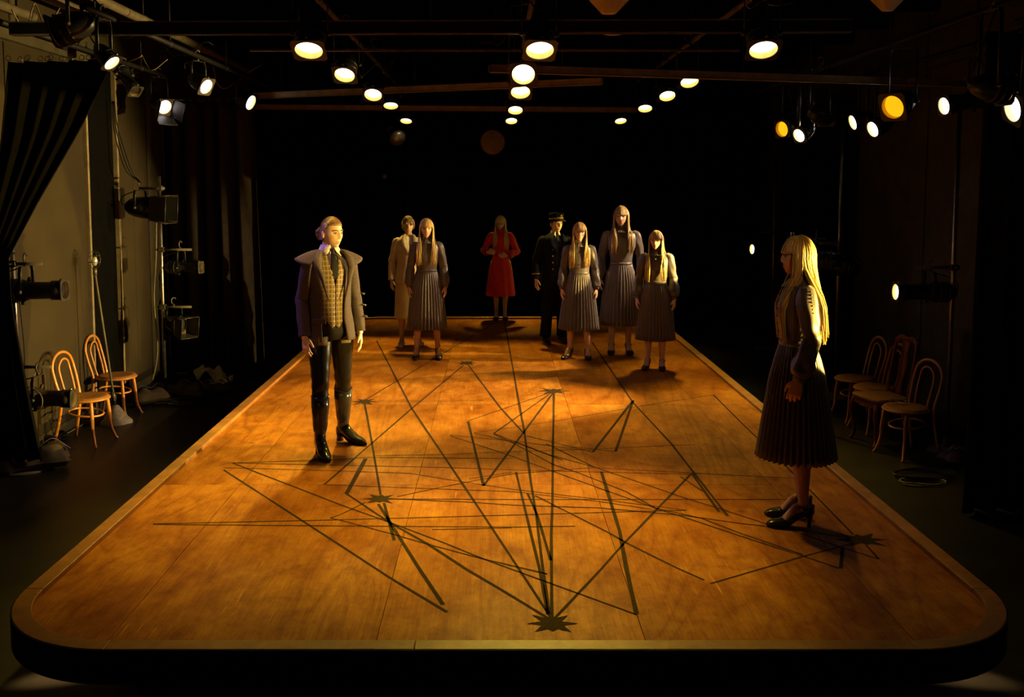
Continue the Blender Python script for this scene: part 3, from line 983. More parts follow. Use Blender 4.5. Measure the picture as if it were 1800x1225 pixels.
# small unseen lanterns added low at the sides to light the near corners
for x, tx, lab in ((-4.15, -2.12, 'small floor lantern by the left wall, beside the platform\'s near corner'), (4.5, 2.27, 'small floor lantern by the right wall, beside the platform\'s near corner')):
    f = fixture('par', lab, (x, 4.0, 0.72), (tx, 5.0, 0.0), EM_WARM, beam=(2600, WARM, 8, 0.9, 0.02), s=0.6)
    q = MB(); q.tube([(0.085, 0, 0.09), (0.1, 0.0, 0.1), (0.1, 0.2, 0.12), (-0.1, 0.2, 0.12), (-0.1, 0, 0.1), (-0.085, 0, 0.09)], 0.008, 6); q.build('floor_yoke', 'lamp_black', f)
    t = thing('added_lantern_block', 'added black block under the small unseen lantern by the ' + ('left' if x < 0 else 'right') + ' wall', 'block', (x * 1.02, 3.93, 0))
    q = MB(); q.box((0, 0, 0.28), (0.3, 0.3, 0.56)); q.build('block', 'black_paint', t, smooth=False, bevel=0.006)
    q = MB(); q.box((0, 0, 0.575), (0.32, 0.32, 0.03)); q.build('lid', 'black_paint', t, smooth=False, bevel=0.004)


# ------------------------------------------------------------------ booms (floor stands) and their lanterns
def boom(label, base, height, arms, lean=0.0, br=0.27):
    base = V(base)
    root = thing('lighting_stand', label, 'stand', base)
    mb = MB(); mb.lathe([(0.0, 0.045), (0.05, 0.045), (0.06, 0.03), (br - 0.015, 0.022), (br, 0.015), (br, 0.0), (0.0, 0.0)], 36); mb.build('round_base', 'pipe_paint', root)
    mb = MB(); mb.tube([(0, 0, 0.03), (lean, 0, height)], 0.021, 12); mb.build('pole', 'steel', root)
    mb = MB(); mb.tube([(0, 0, 0.03), (0, 0, 0.14)], 0.03, 12); mb.build('socket', 'pipe_paint', root)
    for z, dx, dy in arms:
        mb = MB(); mb.tube([(-0.06 * np.sign(dx), 0, z), (dx, dy, z)], 0.015, 8); mb.build('arm', 'pipe_paint', root)
        mb = MB(); mb.box((0, 0, z), (0.07, 0.07, 0.06)); mb.tube([(0, -0.03, z), (0, -0.08, z)], 0.008, 6); mb.build('cross_clamp', 'frame_metal', root, smooth=False, bevel=0.004)
    return root


b1 = G(38, 823, 0)
boom('steel lighting stand at the near left beside the swagged curtain', b1, 2.5, [(1.86, 0.26, 0), (0.93, 0.30, 0)])
yf = b1.y
fixture('profile', 'black profile spotlight pointing right on the near left stand', D(112, 510, yf), D(400, 506, yf), 'glass_dark', drop=0.22, s=1.0)
fixture('profile', 'old brown spotlight low on the near left stand before a chair', D(128, 701, yf - 0.05), D(400, 710, yf - 0.05), 'glass_dark', drop=0.2, s=0.92, shell='lamp_brown')
b2 = G(291, 703, 0)
boom('tall steel lighting stand before the pleated curtain at the left', b2, 2.66, [(2.52, -0.22, 0), (1.80, 0.36, 0), (1.12, 0.34, 0)])
y2 = b2.y
f = fixture('fresnel', 'black lamp with large square barn doors atop the tall left stand', D(270, 366, y2), D(330, 370, y2 - 0.05), 'glass_dark', drop=0.2, s=0.95)
barn_doors(f, 0.95, 0.12)
fixture('profile', 'black spotlight at mid height on the tall left stand', D(352, 470, y2), D(500, 470, y2 - 0.2), 'glass_dark', drop=0.2, s=0.75)
f = fixture('fresnel', 'lowest lamp on the tall left stand with tilted barn-door flaps', D(318, 572, y2), D(380, 590, y2 - 0.35), 'glass_dark', drop=0.2, s=0.72)
barn_doors(f, 0.72, 0.12, 'frame_metal')
# right side
b3 = V((4.36, 9.26, 0))
boom('lighting stand at the right in front of the row of chairs', b3, 3.3, [(1.78, -0.36, 0)], br=0.17)
p = D(1576, 513, 9.3)
fixture('profile', 'lit side spotlight at head height on the right stand above the chairs', p, p + V((-5.0, 0.0, 0.02)), EM_SIDE, drop=0.2, beam=(E_SIDE * 1.25, (1, 0.72, 0.26), 50, 0.45, 0.015), s=0.95)
b4 = V((3.17, 10.4, 0))
boom('lighting stand at the right behind the profile-view woman', b4, 2.06, [(1.98, 0.36, 0)], br=0.2)
fixture('profile', 'side spotlight mostly hidden behind the profile-view woman\'s hair', (3.10, 10.36, 1.76), (1.62, 10.90, 1.70), EM_SIDE, drop=0.2, beam=(E_SIDE * 0.27, GOLD, 21, 0.06, 0.015), s=0.9)
b7 = V((4.15, 11.75, 0))
boom('lighting stand farther back at the right, hidden behind the profile-view woman', b7, 3.4, [(1.86, -0.25, 0)])
fixture('profile', 'farther side spotlight hidden behind the profile-view woman\'s head', (3.82, 11.7, 1.62), (0.84, 12.56, 2.02), EM_SIDE, drop=0.2, beam=(E_SIDE * 0.4, GOLD, 6.5, 0.1, 0.02), s=0.9)
b5 = V((4.35, 15.2, 0))
boom('distant lighting stand at the far right corner', b5, 3.0, [(1.82, -0.22, 0)])
p = D(1323, 438, 15.2)
fixture('profile', 'small distant side spotlight glowing at the far right corner', p, p + V((-5, -1.2, 0)), EM_SIDE, drop=0.2, beam=(80, GOLD, 30, 0.3, 0.03), s=0.95)
b6 = V((4.15, 5.4, 0))
boom('lighting stand out at the right edge beside the platform', b6, 2.8, [(2.10, -0.25, 0)])
fixture('profile', 'side spotlight on the near right stand lighting the profile-view woman\'s back', (3.80, 5.30, 1.9), (1.95, 5.98, 1.82), EM_SIDE, drop=0.16, beam=(E_SIDE * 1.0, (1, 0.68, 0.12), 26, 0.10, 0.012), s=0.9)

# wire-caged lamp on a floor stand
gl = G(206, 737, 0) + V((0.05, -0.16, 0))
t = thing('ghost_light', 'slender floor stand with a wire-caged bulb and lumpy white base, left', 'lamp', gl)
top = V((-0.17, 0.0, 1.62))
mb = MB()
mb.lathe([(0.16 + 0.0, 0.0), (0.155, 0.03), (0.12, 0.07), (0.085, 0.12), (0.05, 0.17), (0.02, 0.20)], 18)
mb.v = [(x * (1 + 0.13 * math.sin(7 * x * 30 + y * 40)), y * (1 + 0.13 * math.cos(5 * y * 30 + z * 50)), z) for x, y, z in mb.v]
mb.build('plaster_base', 'plaster', t)
mb = MB(); mb.tube([(0, 0, 0.15), top], 0.012, 10); mb.build('pole', 'pipe_paint', t)
mb = MB(); mb.tube([(-0.012, 0, 0.26), (-0.03, 0, 0.34)], 0.024, 10); mb.tube([top - V((0, 0, 0.02)), top + V((0, 0, 0.06))], 0.022, 10); mb.build('lamp_socket', 'frame_metal', t)
mb = MB(); mb.ellipsoid(top + V((0, 0, 0.13)), (0.032, 0.032, 0.05), 14, 10); mb.build('bulb', 'silver', t)
mb = MB()
for k in range(8):
    a = k * PI / 4
    mb.tube([top + V((r * math.cos(a), r * math.sin(a), z)) for r, z in ((0.022, 0.05), (0.055, 0.10), (0.064, 0.15), (0.05, 0.21), (0.012, 0.245))], 0.0028, 5)
for r, z in ((0.06, 0.12), (0.058, 0.19)):
    mb.tube([top + V((r * math.cos(a), r * math.sin(a), z)) for a in np.linspace(0, 2 * PI, 17)[:-1]], 0.0026, 5, closed=True)
mb.build('wire_cage', 'frame_metal', t)


# sandbags, cloth, cables
def sandbag(label, p, rz, s=1.0):
    root = thing('sandbag', label, 'sandbag', p, rz)
    mb = MB()
    for top in (1, 0):
        rows_ = []
        for i in range(19):
            r_ = []
            for j in range(15):
                u, v_ = i / 9 - 1, j / 7 - 1
                h = max(0.0, 1 - abs(u) ** 2.6) ** 0.55 * max(0.0, 1 - abs(v_) ** 2.4) ** 0.55
                h *= 1 - 0.28 * math.exp(-(u / 0.22) ** 2)
                pin = 1 - 0.16 * (1 - abs(v_)) * (abs(u) > 0.85) - 0.10 * math.exp(-(u / 0.3) ** 2)
                wob = 0.012 * math.sin(7 * u + 3 * v_ + rz * 5) + 0.007 * math.sin(15 * v_ + 4 * u)
                r_.append(((0.19 * u + 0.012 * math.sin(5 * v_ + rz)) * s, 0.125 * v_ * pin * s, (0.035 + (0.105 * h + wob * h if top else -0.035 * min(1, 3 * h))) * s))
            rows_.append(r_)
        mb.grid(rows_ if top else rows_[::-1])
    mb.build('bag', 'sandbag_cloth', root)
    mb = MB(); mb.tube(spline([V((-0.17, 0.0, 0.10)) * s, V((-0.08, 0, 0.165)) * s, V((0.02, 0.02, 0.125)) * s, V((0.10, 0.0, 0.165)) * s, V((0.2, -0.02, 0.09)) * s], 5), [(0.004, 0.018)] * 21, 6, ref=(0, 0, 1))
    mb.build('strap', 'purple_strap', root)
    return root


sandbag('slumped sandbag with a pale strap on the near left stand\'s base', b1 + V((0.15, -0.02, 0.035)), 0.5, 1.4)
sandbag('sandbag at the left frame edge on the near left stand\'s base', b1 + V((-0.06, -0.17, 0.035)), -0.5, 0.9)
sandbag('pointed sandbag left of the tall stand\'s pole, pleated curtain behind', b2 + V((-0.12, -0.20, 0.03)), 0.8, 1.2)
sandbag('rounded sandbag right of the tall stand\'s pole', b2 + V((0.27, 0.10, 0.03)), -0.3, 1.2)
sandbag('dark sandbag on the floor at the foot of the pleated curtain', G(378, 690, 0), 0.2, 1.0)
sandbag('dark sandbag on the right stand\'s base by the nearest right chair', b3 + V((-0.02, -0.36, 0.0)), 0.3, 1.0)
t = thing('crumpled_cloth', 'crumpled white cloth lying at the foot of the pleated curtain', 'cloth', G(375, 672, 0))
rowsc = []
for i in range(17):
    r_ = []
    for j in range(17):
        u, v_ = i / 16 - 0.5, j / 16 - 0.5
        r_.append((u * 0.44 + 0.03 * math.sin(9 * v_), v_ * 0.26 + 0.03 * math.sin(11 * u + 1),
                   0.16 + 0.055 * math.sin(13 * u + 5 * v_) * math.cos(9 * v_ - 2) + 0.03 * math.sin(27 * u * v_ + 8 * u) - 0.28 * (u * u + v_ * v_) - (0.12 * u)))
    rowsc.append(r_)
mb = MB(); mb.grid(rowsc); mb.build('cloth_sheet', 'white_cloth', t, solid=0.004)


def cable(label, pts, r=0.006, mat='cable_black', n=6, name='cable'):
    pts = spline(pts, n)
    c = pts[0].copy()
    mb = MB(); mb.tube([p - c for p in pts], r, 6)
    o = mb.build(name, mat)
    o.location = c
    tag(o, label, 'cable')
    return o


def coil(label, c, r, turns, mat='cable_black', seed=0, sq=0.6):
    rg = random.Random(seed)
    pts = []
    for k in range(turns * 10):
        a = k * 2 * PI / 10
        rr = r * (1 + rg.uniform(-0.16, 0.16))
        pts.append(V((rr * math.cos(a), sq * rr * math.sin(a), 0.008 + 0.012 * (k // 10) + rg.uniform(0, 0.006))))
    mb = MB(); mb.tube(spline(pts, 2), 0.006, 5)
    o = mb.build('cable_coil', mat); o.location = c
    tag(o, label, 'cable')
    return o


coil('loose coil of black cable on the floor by the wall, under the near left chair', G(75, 775, 0), 0.22, 7, seed=1)
coil('loose coil of tan cable along the left wall behind the near chair', G(150, 742, 0), 0.20, 6, 'cable_tan', seed=2, sq=0.4)
coil('coil of black cable behind the caged lamp at the left wall', G(225, 700, 0), 0.22, 6, seed=3, sq=0.5)
coil('coil of cable at the foot of the tall left stand', G(330, 712, 0), 0.26, 5, seed=4, sq=0.5)
cable('cable running along the left wall floor between the two chairs', [G(60, 790, 0.01), G(110, 766, 0.01), G(160, 738, 0.01), G(200, 718, 0.01), G(250, 690, 0.01)], 0.008, 'cable_tan')
yw = 11.4
for k, (dx, lab) in enumerate(((0, 'leftmost hanging black cable looping to the tall left stand'), (5, 'middle hanging black cable looping to the tall left stand'), (10, 'rightmost hanging black cable looping to the tall left stand'))):
    cable(lab, [D(197 + dx * .4, 178, yw), D(199 + dx * .6, 215, yw), D(207 + dx, 258, yw), D(222 + dx, 300, yw), D(243 + dx * .6, 318 + dx * .3, yw + 0.1)], 0.007)
cable('cable tied down the tall left stand\'s pole', [b2 + V((-0.03, -0.03, 2.3)), b2 + V((-0.05, -0.04, 1.7)), b2 + V((-0.09, -0.03, 1.2)), b2 + V((-0.06, -0.05, 0.6)), b2 + V((-0.16, -0.02, 0.16))], 0.007, 'cable_tan')
cable('cable hanging beside the near left stand\'s pole', [b1 + V((0.05, -0.02, 1.6)), b1 + V((0.07, 0, 1.1)), b1 + V((0.06, 0, 0.7)), b1 + V((0.10, 0, 0.5))], 0.006)
cable('cable drooping from the old brown spotlight', [D(62, 655, yf - 0.1), D(54, 678, yf - 0.15), D(72, 695, yf - 0.2), D(72, 715, yf - 0.2), D(50, 725, yf - 0.1)], 0.006, 'cable_tan')
# tangles of wire in the grid
rg = random.Random(11)
for k, (px, py, y, lab) in enumerate(((330, 95, 10.5, 'wire looping between pipes above the slim tilted lamp'), (415, 130, 12.2, 'wire hanging near the top of the pleated curtain'), (215, 60, 8.6, 'wire drooping from the thick pipe at the upper left'),
                                     (60, 30, 8.2, 'wire draped over the top left corner pipes'), (650, 115, 10.0, 'wire looping behind the second lamp of the left row'), (250, 120, 10.6, 'wire hanging over the swagged curtain\'s right end'),
                                     (1420, 190, 11.4, 'wire drooping over the upper right cluster'), (1350, 20, 8.2, 'wire by the beam above the nearest right-row lamp'), (860, 80, 9.2, 'long wire sagging across the middle of the ceiling'))):
    P = [D(px - 40, py - 14, y)]
    for j in range(4):
        P.append(D(px - 25 + 16 * j + rg.uniform(-10, 10), py + rg.uniform(-26, 26), y + rg.uniform(-0.15, 0.15)))
    P.append(D(px + 45, py - 16, y))
    cable(lab, P, 0.006, 'cable_tan' if k % 2 else 'cable_black')


# ------------------------------------------------------------------ chairs
def bentwood(label, loc_, rz, group):
    t = thing('bentwood_chair', label, 'chair', loc_, rz, group)
    mb = MB(); mb.lathe([(0.0, 0.468), (0.10, 0.470), (0.165, 0.474), (0.195, 0.470), (0.203, 0.455), (0.200, 0.437), (0.185, 0.430), (0.0, 0.430)], 32)
    mb.v = [(x * 1.0, y * 1.03 - 0.01, z) for x, y, z in mb.v]
    mb.build('seat', 'cane_seat', t)
    mb = MB(); mb.tube([(0.205 * math.cos(a), 0.211 * math.sin(a) - 0.01, 0.448) for a in np.linspace(0, 2 * PI, 33)[:-1]], (0.010), 8, closed=True, ref=(0, 0, 1)); mb.build('seat_rim', 'bentwood', t)
    for s in (-1, 1):
        mb = MB(); mb.tube(spline([(s * 0.14, -0.135, 0.435), (s * 0.152, -0.150, 0.28), (s * 0.158, -0.158, 0.14), (s * 0.178, -0.185, 0.04), (s * 0.192, -0.205, 0.0)], 4),
                           [0.0185] * 6 + [0.0165] * 6 + [0.0145] * 5, 10); mb.build('leg', 'bentwood', t)
    pth = [(0.185, 0.255, 0.0), (0.168, 0.215, 0.16), (0.158, 0.18, 0.36), (0.158, 0.178, 0.47), (0.172, 0.215, 0.62), (0.172, 0.245, 0.74)]
    top_ = [(0.165 * math.cos(a), 0.25 + 0.012 * math.sin(a), 0.76 + 0.14 * math.sin(a)) for a in np.linspace(0.25, PI - 0.25, 9)]
    path = pth + top_ + [(-x, y, z) for x, y, z in reversed(pth)]
    mb = MB(); mb.tube(spline(path, 4), 0.0155, 10); mb.build('back_frame', 'bentwood', t)
    pth = [(0.075, 0.165, 0.455), (0.086, 0.195, 0.58), (0.088, 0.225, 0.70)]
    top_ = [(0.085 * math.cos(a), 0.236, 0.735 + 0.10 * math.sin(a)) for a in np.linspace(0.2, PI - 0.2, 7)]
    mb = MB(); mb.tube(spline(pth + top_ + [(-x, y, z) for x, y, z in reversed(pth)], 4), 0.0115, 8); mb.build('inner_hoop', 'bentwood', t)
    mb = MB(); mb.tube([(0.155 * math.cos(a), 0.165 * math.sin(a) + 0.01, 0.30 + 0.02 * math.sin(a)) for a in np.linspace(0, 2 * PI, 33)[:-1]], 0.010, 8, closed=True, ref=(0, 0, 1)); mb.build('stretcher_ring', 'bentwood', t)
    return t


def at(px, py, z):
    p = G(px, py, z); return V((p.x, p.y, 0))


ch = bentwood('bentwood chair nearest at the left, its back hoop toward the brown spotlight', at(152, 697, 0.46), R(80), 'bentwood chairs at the left wall')
dup(ch, at(203, 660, 0.46), R(86), 'bentwood chair behind the caged floor lamp at the left wall', 'bentwood chairs at the left wall')
RG_ = 'chairs in a row at the right wall'
dup(ch, at(1505, 664, 0.46), R(-82), 'bentwood chair farthest in the right row, behind the others', RG_)
dup(ch, at(1540, 680, 0.46), R(-80), 'bentwood chair second from the back in the right row', RG_)
ch4 = dup(ch, at(1594, 716, 0.46), R(-70), 'bentwood chair nearest in the right row with a mauve ribbon on its seat', RG_)
# dark red chair with a splat back
t = thing('splat_back_chair', 'dark red wooden chair with vase-shaped back splat and bowed legs', 'chair', at(1553, 697, 0.46), R(-78), RG_)
mb = MB(); mb.prism([(-0.19, 0.17), (-0.23, -0.20), (-0.17, -0.235), (0.17, -0.235), (0.23, -0.20), (0.19, 0.17)], 0.445, 0.478); mb.build('seat', 'cane_seat', t, smooth=False, bevel=0.012)
mb = MB(); mb.prism([(-0.18, 0.16), (-0.215, -0.19), (-0.16, -0.222), (0.16, -0.222), (0.215, -0.19), (0.18, 0.16)], 0.385, 0.446); mb.build('apron', 'red_wood', t, smooth=False, bevel=0.006)
for s in (-1, 1):
    mb = MB(); mb.tube(spline([(s * 0.185, -0.19, 0.43), (s * 0.205, -0.215, 0.34), (s * 0.192, -0.20, 0.18), (s * 0.188, -0.195, 0.07), (s * 0.205, -0.225, 0.0)], 5), [0.030] * 4 + [0.026] * 5 + [0.019] * 6 + [0.015] * 4 + [0.022] * 2, 10); mb.build('leg', 'red_wood', t)
    mb = MB(); mb.tube(spline([(s * 0.19, 0.24, 0.0), (s * 0.17, 0.17, 0.25), (s * 0.165, 0.155, 0.46), (s * 0.175, 0.20, 0.75), (s * 0.165, 0.24, 1.0)], 5), 0.018, 10); mb.build('leg', 'red_wood', t)
mb = MB(); mb.tube(spline([(-0.17, 0.238, 0.99), (-0.09, 0.25, 1.035), (0, 0.25, 1.02), (0.09, 0.25, 1.035), (0.17, 0.238, 0.99)], 5), [(0.014, 0.032)] * 21, 10, ref=(0, 1, 0)); mb.build('crest_rail', 'red_wood', t)
out = [(0.045, 0.47), (0.05, 0.52), (0.03, 0.57), (0.04, 0.64), (0.075, 0.74), (0.07, 0.83), (0.045, 0.90), (0.06, 0.97), (0.075, 1.01)]
mb = MB(); mb.grid([[(-x, 0.165 + (z - 0.47) * 0.15, z) for x, z in out], [(0, 0.158 + (z - 0.47) * 0.15, z) for x, z in out], [(x, 0.165 + (z - 0.47) * 0.15, z) for x, z in out]]); mb.build('back_splat', 'red_wood', t, solid=0.014)
# ribbon on the nearest chair
p = at(1578, 708, 0.48)
t = thing('ribbon_bow', 'small mauve ribbon lying on the nearest right-hand chair', 'ribbon', (p.x, p.y, 0.479))
for s in (-1, 1):
    mb = MB(); mb.tube(spline([(0, 0, 0.012), (s * 0.04, 0.02, 0.03), (s * 0.075, 0, 0.02), (s * 0.05, -0.022, 0.012), (0, 0, 0.012)], 5), [(0.003, 0.011)] * 21, 6, ref=(0, 1, 0)); mb.build('loop', 'pink_ribbon', t)
mb = MB(); mb.tube(spline([(0, 0, 0.012), (0.012, -0.03, 0.008), (0.03, -0.07, 0.006)], 5), [(0.003, 0.012)] * 11, 6, ref=(0, 0, 1)); mb.build('tail', 'pink_ribbon', t)
# bent strip and litter on the right-hand floor
t = thing('bent_strip', 'bent straw-coloured strip leaning on the floor at the right, by the black curtain', 'strip', G(1708, 835, 0))
o = t.location
for k, off in enumerate((0, 7)):
    P = [D(1676 + off, 784, 8.9) - o, D(1690 + off * 1.6, 798 - off * .4, 8.85) - o, D(1700 + off, 815, 8.8) - o, V((0.0, 0.0, 0.012))]
    mb = MB(); mb.tube(spline(P, 6), [(0.004, 0.014)] * 19, 6, ref=(0, 1, 0)); mb.build('strip', 'dry_grass', t)
coil('heap of black cable on the floor under the right stand', G(1625, 838, 0), 0.26, 3, seed=8, sq=0.6)
coil('faint tan cable loop on the floor at the right, nearest the platform', G(1620, 850, 0), 0.2, 2, 'cable_tan', seed=9, sq=0.5)

# ------------------------------------------------------------------ things on the far wall and ceiling
p = D(866, 250, 17.45)
t = thing('round_disc', 'plain round tan disc hung high on the black backdrop', 'disc', p)
rot = Matrix.Rotation(PI / 2, 4, 'X')
mb = MB(); mb.lathe([(0.0, 0.03), (0.10, 0.028), (0.19, 0.016), (0.212, 0.006)], 36, rot); mb.build('face', 'disc_paint', t)
mb = MB(); mb.tube([(0.214 * math.cos(a), 0, 0.214 * math.sin(a)) for a in np.linspace(0, 2 * PI, 41)[:-1]], 0.009, 8, closed=True, ref=(0, 1, 0)); mb.build('rim', 'trim_grey', t)
mb = MB(); mb.tube([(0, 0, 0.21), (0, 0.0, ZC - 0.02 - p.z)], 0.003, 5); mb.build('hanging_wire', 'steel', t)
p = D(697, 240, 16.9)
t = thing('scoop_reflector', 'unlit silvery bowl reflector hanging in the dark at the back left', 'stage light', p)
mb = MB(); mb.lathe([(0.16, 0.0), (0.15, 0.06), (0.11, 0.12), (0.05, 0.15), (0.0, 0.155)], 24, Matrix.Rotation(R(150), 4, 'Y') @ Matrix.Rotation(0.5, 4, 'X')); mb.build('bowl', 'silver', t, solid=0.003)
mb = MB(); mb.tube([(-0.13, 0, 0.02), (-0.13, 0, 0.16), (0, 0, 0.2), (0, 0, ZC - 0.01 - p.z)], 0.009, 6); mb.build('hanging_arm', 'frame_metal', t)
mb = MB(); mb.tube(spline([(-0.1, -0.02, 0.03), (-0.16, -0.03, 0.12), (-0.06, -0.02, 0.15), (-0.14, 0, 0.06), (-0.02, 0, 0.1)], 4), 0.006, 6); mb.build('flex', 'steel', t)
p = D(676, 310, 17.4)
t = thing('small_lamp', 'tiny unlit round lamp with a ring on the far backdrop at left', 'lamp', p)
mb = MB(); mb.lathe([(0.05, -0.01), (0.062, 0.0), (0.055, 0.02), (0.03, 0.10), (0.0, 0.11)], 20, Matrix.Rotation(-PI / 2, 4, 'X')); mb.build('housing', 'trim_grey', t)
mb = MB(); mb.ellipsoid((0, -0.005, 0), (0.028, 0.012, 0.028), 12, 8); mb.build('bulb', 'disc_paint', t)
mb = MB(); mb.tube([(0, 0.05, 0), (0, 0.12, 0), (0, 0.18, 1.0), (0, 0.18, 4.5 - p.z)], 0.008, 6); mb.build('stem', 'wall_black', t)
for px, py, y, lab, sc in ((1070, 24, 7.4, 'faceted tan ceiling hopper at the top centre of the room', 1.0), (1560, 19, 7.2, 'dim round ceiling hopper at the top right of the room', 0.75)):
    p = D(px, py, y)
    t = thing('ceiling_hopper', lab, 'ceiling fitting', p)
    mb = MB(); mb.lathe([(0.0, 0.0), (0.055 * sc, 0.0), (0.17 * sc, 0.12 * sc), (0.19 * sc, 0.22 * sc)], 8); mb.build('funnel', 'disc_paint', t, smooth=False)
    mb = MB(); mb.tube([(0, 0, 0.1 * sc), (0, 0, ZC - 0.01 - p.z)], 0.10 * sc, 12); mb.build('neck', 'wall_black', t)
    mb = MB(); mb.tube([(0.19 * sc * math.cos(a), 0.19 * sc * math.sin(a), 0.22 * sc) for a in np.linspace(0, 2 * PI, 25)[:-1]], 0.008, 6, closed=True, ref=(0, 0, 1)); mb.build('rim', 'trim_grey', t)
p = D(1078, 61, 9.4)
t = thing('ceiling_dish', 'shallow tan dish under the ceiling peeking below the wide beam', 'ceiling fitting', p)
mb = MB(); mb.lathe([(0.0, 0.0), (0.08, 0.005), (0.15, 0.025), (0.18, 0.05)], 24); mb.build('dish', 'disc_paint', t, solid=0.004)
mb = MB(); mb.tube([(0, 0, 0.01), (0, 0, ZC - 0.01 - p.z)], 0.012, 8); mb.build('stem', 'wall_black', t)

# ------------------------------------------------------------------ people


def gs(x, s):
    return np.exp(-(x / s) ** 2)


HC = V((0, -0.018, 1.585))     # head centre of the nominal 1.70 m body
HP = V((0, 0.012, 1.485))      # pivot of the neck


def head_points(male=False, nu=112, nv=84):
    """a head facing -Y with brow, eye sockets, nose, lips, cheeks, chin"""
    th = np.linspace(0, 2 * PI, nu, endpoint=False)
    ph = np.linspace(0, PI, nv + 1)
    T, P_ = np.meshgrid(th, ph)
    dx, dy, dz = np.sin(P_) * np.cos(T), np.sin(P_) * np.sin(T), np.cos(P_)
    x = 0.073 * dx
    y = 0.094 * dy
    z = 0.113 * dz
    low = np.clip(-dz, 0, 1)
    wj = 1 - (0.34 if not male else 0.24) * low ** 1.6
    x = x * wj
    # jaw: back of the skull pulls in towards the neck, chin comes forward
    y = np.where(dy > 0, y * (1 - 0.55 * low ** 1.2), y * (1 - 0.10 * low ** 2))
    sp = np.clip(np.sin(P_), 0.12, 1)
    y = np.where((dy < 0) & (dz < 0), y * sp ** (-0.42 * np.clip(-dy / np.maximum(sp, 0.2), 0, 1)), y)
    y = y - 0.010 * low ** 1.5
    y = np.where(dy < 0, y * 0.93, y)
    front = np.clip(-dy, 0, 1) ** 0.5
    d = np.zeros_like(x)
    # nose
    prof = np.interp(z, [-0.046, -0.038, -0.028, -0.012, 0.010, 0.024, 0.03], [0, 0.62, 1.0, 0.80, 0.42, 0.16, 0])
    sx = np.interp(z, [-0.04, -0.028, 0.0, 0.02], [0.0165, 0.0150, 0.0100, 0.0095])
    d += (0.0195 if not male else 0.023) * np.exp(-(x / sx) ** 2) * prof
    # brow, sockets, cheeks
    d += 0.0045 * np.exp(-((np.abs(x) - 0.028) / 0.022) ** 2 - ((z - 0.024) / 0.008) ** 2)
    d -= 0.0115 * np.exp(-((np.abs(x) - 0.031) / 0.0145) ** 2 - ((z - 0.003) / 0.0105) ** 2)
    d += 0.005 * np.exp(-((np.abs(x) - 0.043) / 0.018) ** 2 - ((z + 0.024) / 0.014) ** 2)
    # lips and chin
    mw = np.exp(-(x / 0.0215) ** 4)
    d += 0.0085 * mw * gs(z + 0.0580, 0.0058) + 0.0085 * mw * gs(z + 0.0712, 0.0060) - 0.0065 * mw * gs(z + 0.0645, 0.0030)
    d -= 0.003 * gs(x, 0.02) * gs(z + 0.083, 0.006)
    d += 0.0075 * gs(x, 0.022) * gs(z + 0.098, 0.013)
    d -= 0.002 * gs(x, 0.006) * gs(z + 0.050, 0.006)
    y = y - d * front
    return [[V((x[i, j], y[i, j], z[i, j])) for j in range(nu)] for i in range(nv + 1)]


def hand_into(mb, W, d, u, nrm, k=1.0, curl=(0.25, 0.4, 0.3), thumb_in=0.25):
    """palm, four unequal bent fingers and a thumb that leaves the palm's side"""
    d, u, nrm = d.normalized(), u.normalized(), nrm.normalized()
    mb.tube([W - d * 0.02 * k, W + d * 0.012 * k, W + d * 0.04 * k, W + d * 0.07 * k, W + d * 0.092 * k],
            [(0.026 * k, 0.020 * k), (0.030 * k, 0.018 * k), (0.038 * k, 0.0165 * k), (0.042 * k, 0.0145 * k), (0.039 * k, 0.011 * k)], 14, ref=u)
    for off, bl, L in ((0.0315, 0.084, 0.070), (0.0108, 0.090, 0.079), (-0.0105, 0.087, 0.073), (-0.031, 0.078, 0.057)):
        p = W + d * (bl - 0.012) * k + u * off * k
        dd = (d + u * off * 2.6).normalized()
        pts, rad = [p], [0.0098 * k]
        a = 0.0
        for seg, c, r in ((0.46, curl[0], 0.0092), (0.30, curl[1], 0.0082), (0.24, curl[2], 0.0066)):
            a += c
            q = dd * math.cos(a) + nrm * math.sin(a)
            p = p + q * ((L + (0.012 if seg == 0.46 else 0)) * seg * k)
            pts.append(p); rad.append(r * k)
        mb.tube(pts, rad, 8, ref=u)
    b = W + d * 0.018 * k + u * 0.020 * k
    t1 = (d * 0.62 + u * 0.70 + nrm * thumb_in).normalized()
    t2 = (d * 0.88 + u * 0.30 + nrm * (thumb_in + 0.12)).normalized()
    t3 = (d * 0.95 + u * 0.05 + nrm * (thumb_in + 0.18)).normalized()
    mb.tube([b, b + t1 * 0.036 * k, b + t1 * 0.036 * k + t2 * 0.030 * k, b + t1 * 0.036 * k + t2 * 0.030 * k + t3 * 0.024 * k], [0.0155 * k, 0.0125 * k, 0.0102 * k, 0.0076 * k], 8, ref=nrm)


def ring_loft(mb, rings, n=48, fn=None, gap=None, mi=0):
    """rings of (z, cx, cy, a, b); gap(i) = half angle left open at the front (-Y)"""
    rows = []
    m = len(rings)
    for i, (z, cx, cy, a, b) in enumerate(rings):
        row = []
        cnt = n if gap is None else n + 1
        for j in range(cnt):
            if gap is None:
                th = 2 * PI * j / n - PI / 2
            else:
                gl = gap(i / (m - 1))
                g0, g1 = gl if isinstance(gl, tuple) else (gl, gl)
                th = -PI / 2 + g0 + (2 * PI - g0 - g1) * j / n
            q = 1.0 if fn is None else fn(i / (m - 1), th)
            row.append(V((cx + a * q * math.cos(th), cy + b * q * math.sin(th), z)))
        rows.append(row)
    mb.grid(rows, wrap=gap is None, mi=mi)


def interp_rings(keys, n):
    keys = np.array(keys, dtype=float)
    t = np.linspace(0, 1, n)
    s = np.linspace(0, 1, len(keys))
    out = np.stack([np.interp(t, s, keys[:, c]) for c in range(keys.shape[1])], axis=1)
    return [tuple(r) for r in out]


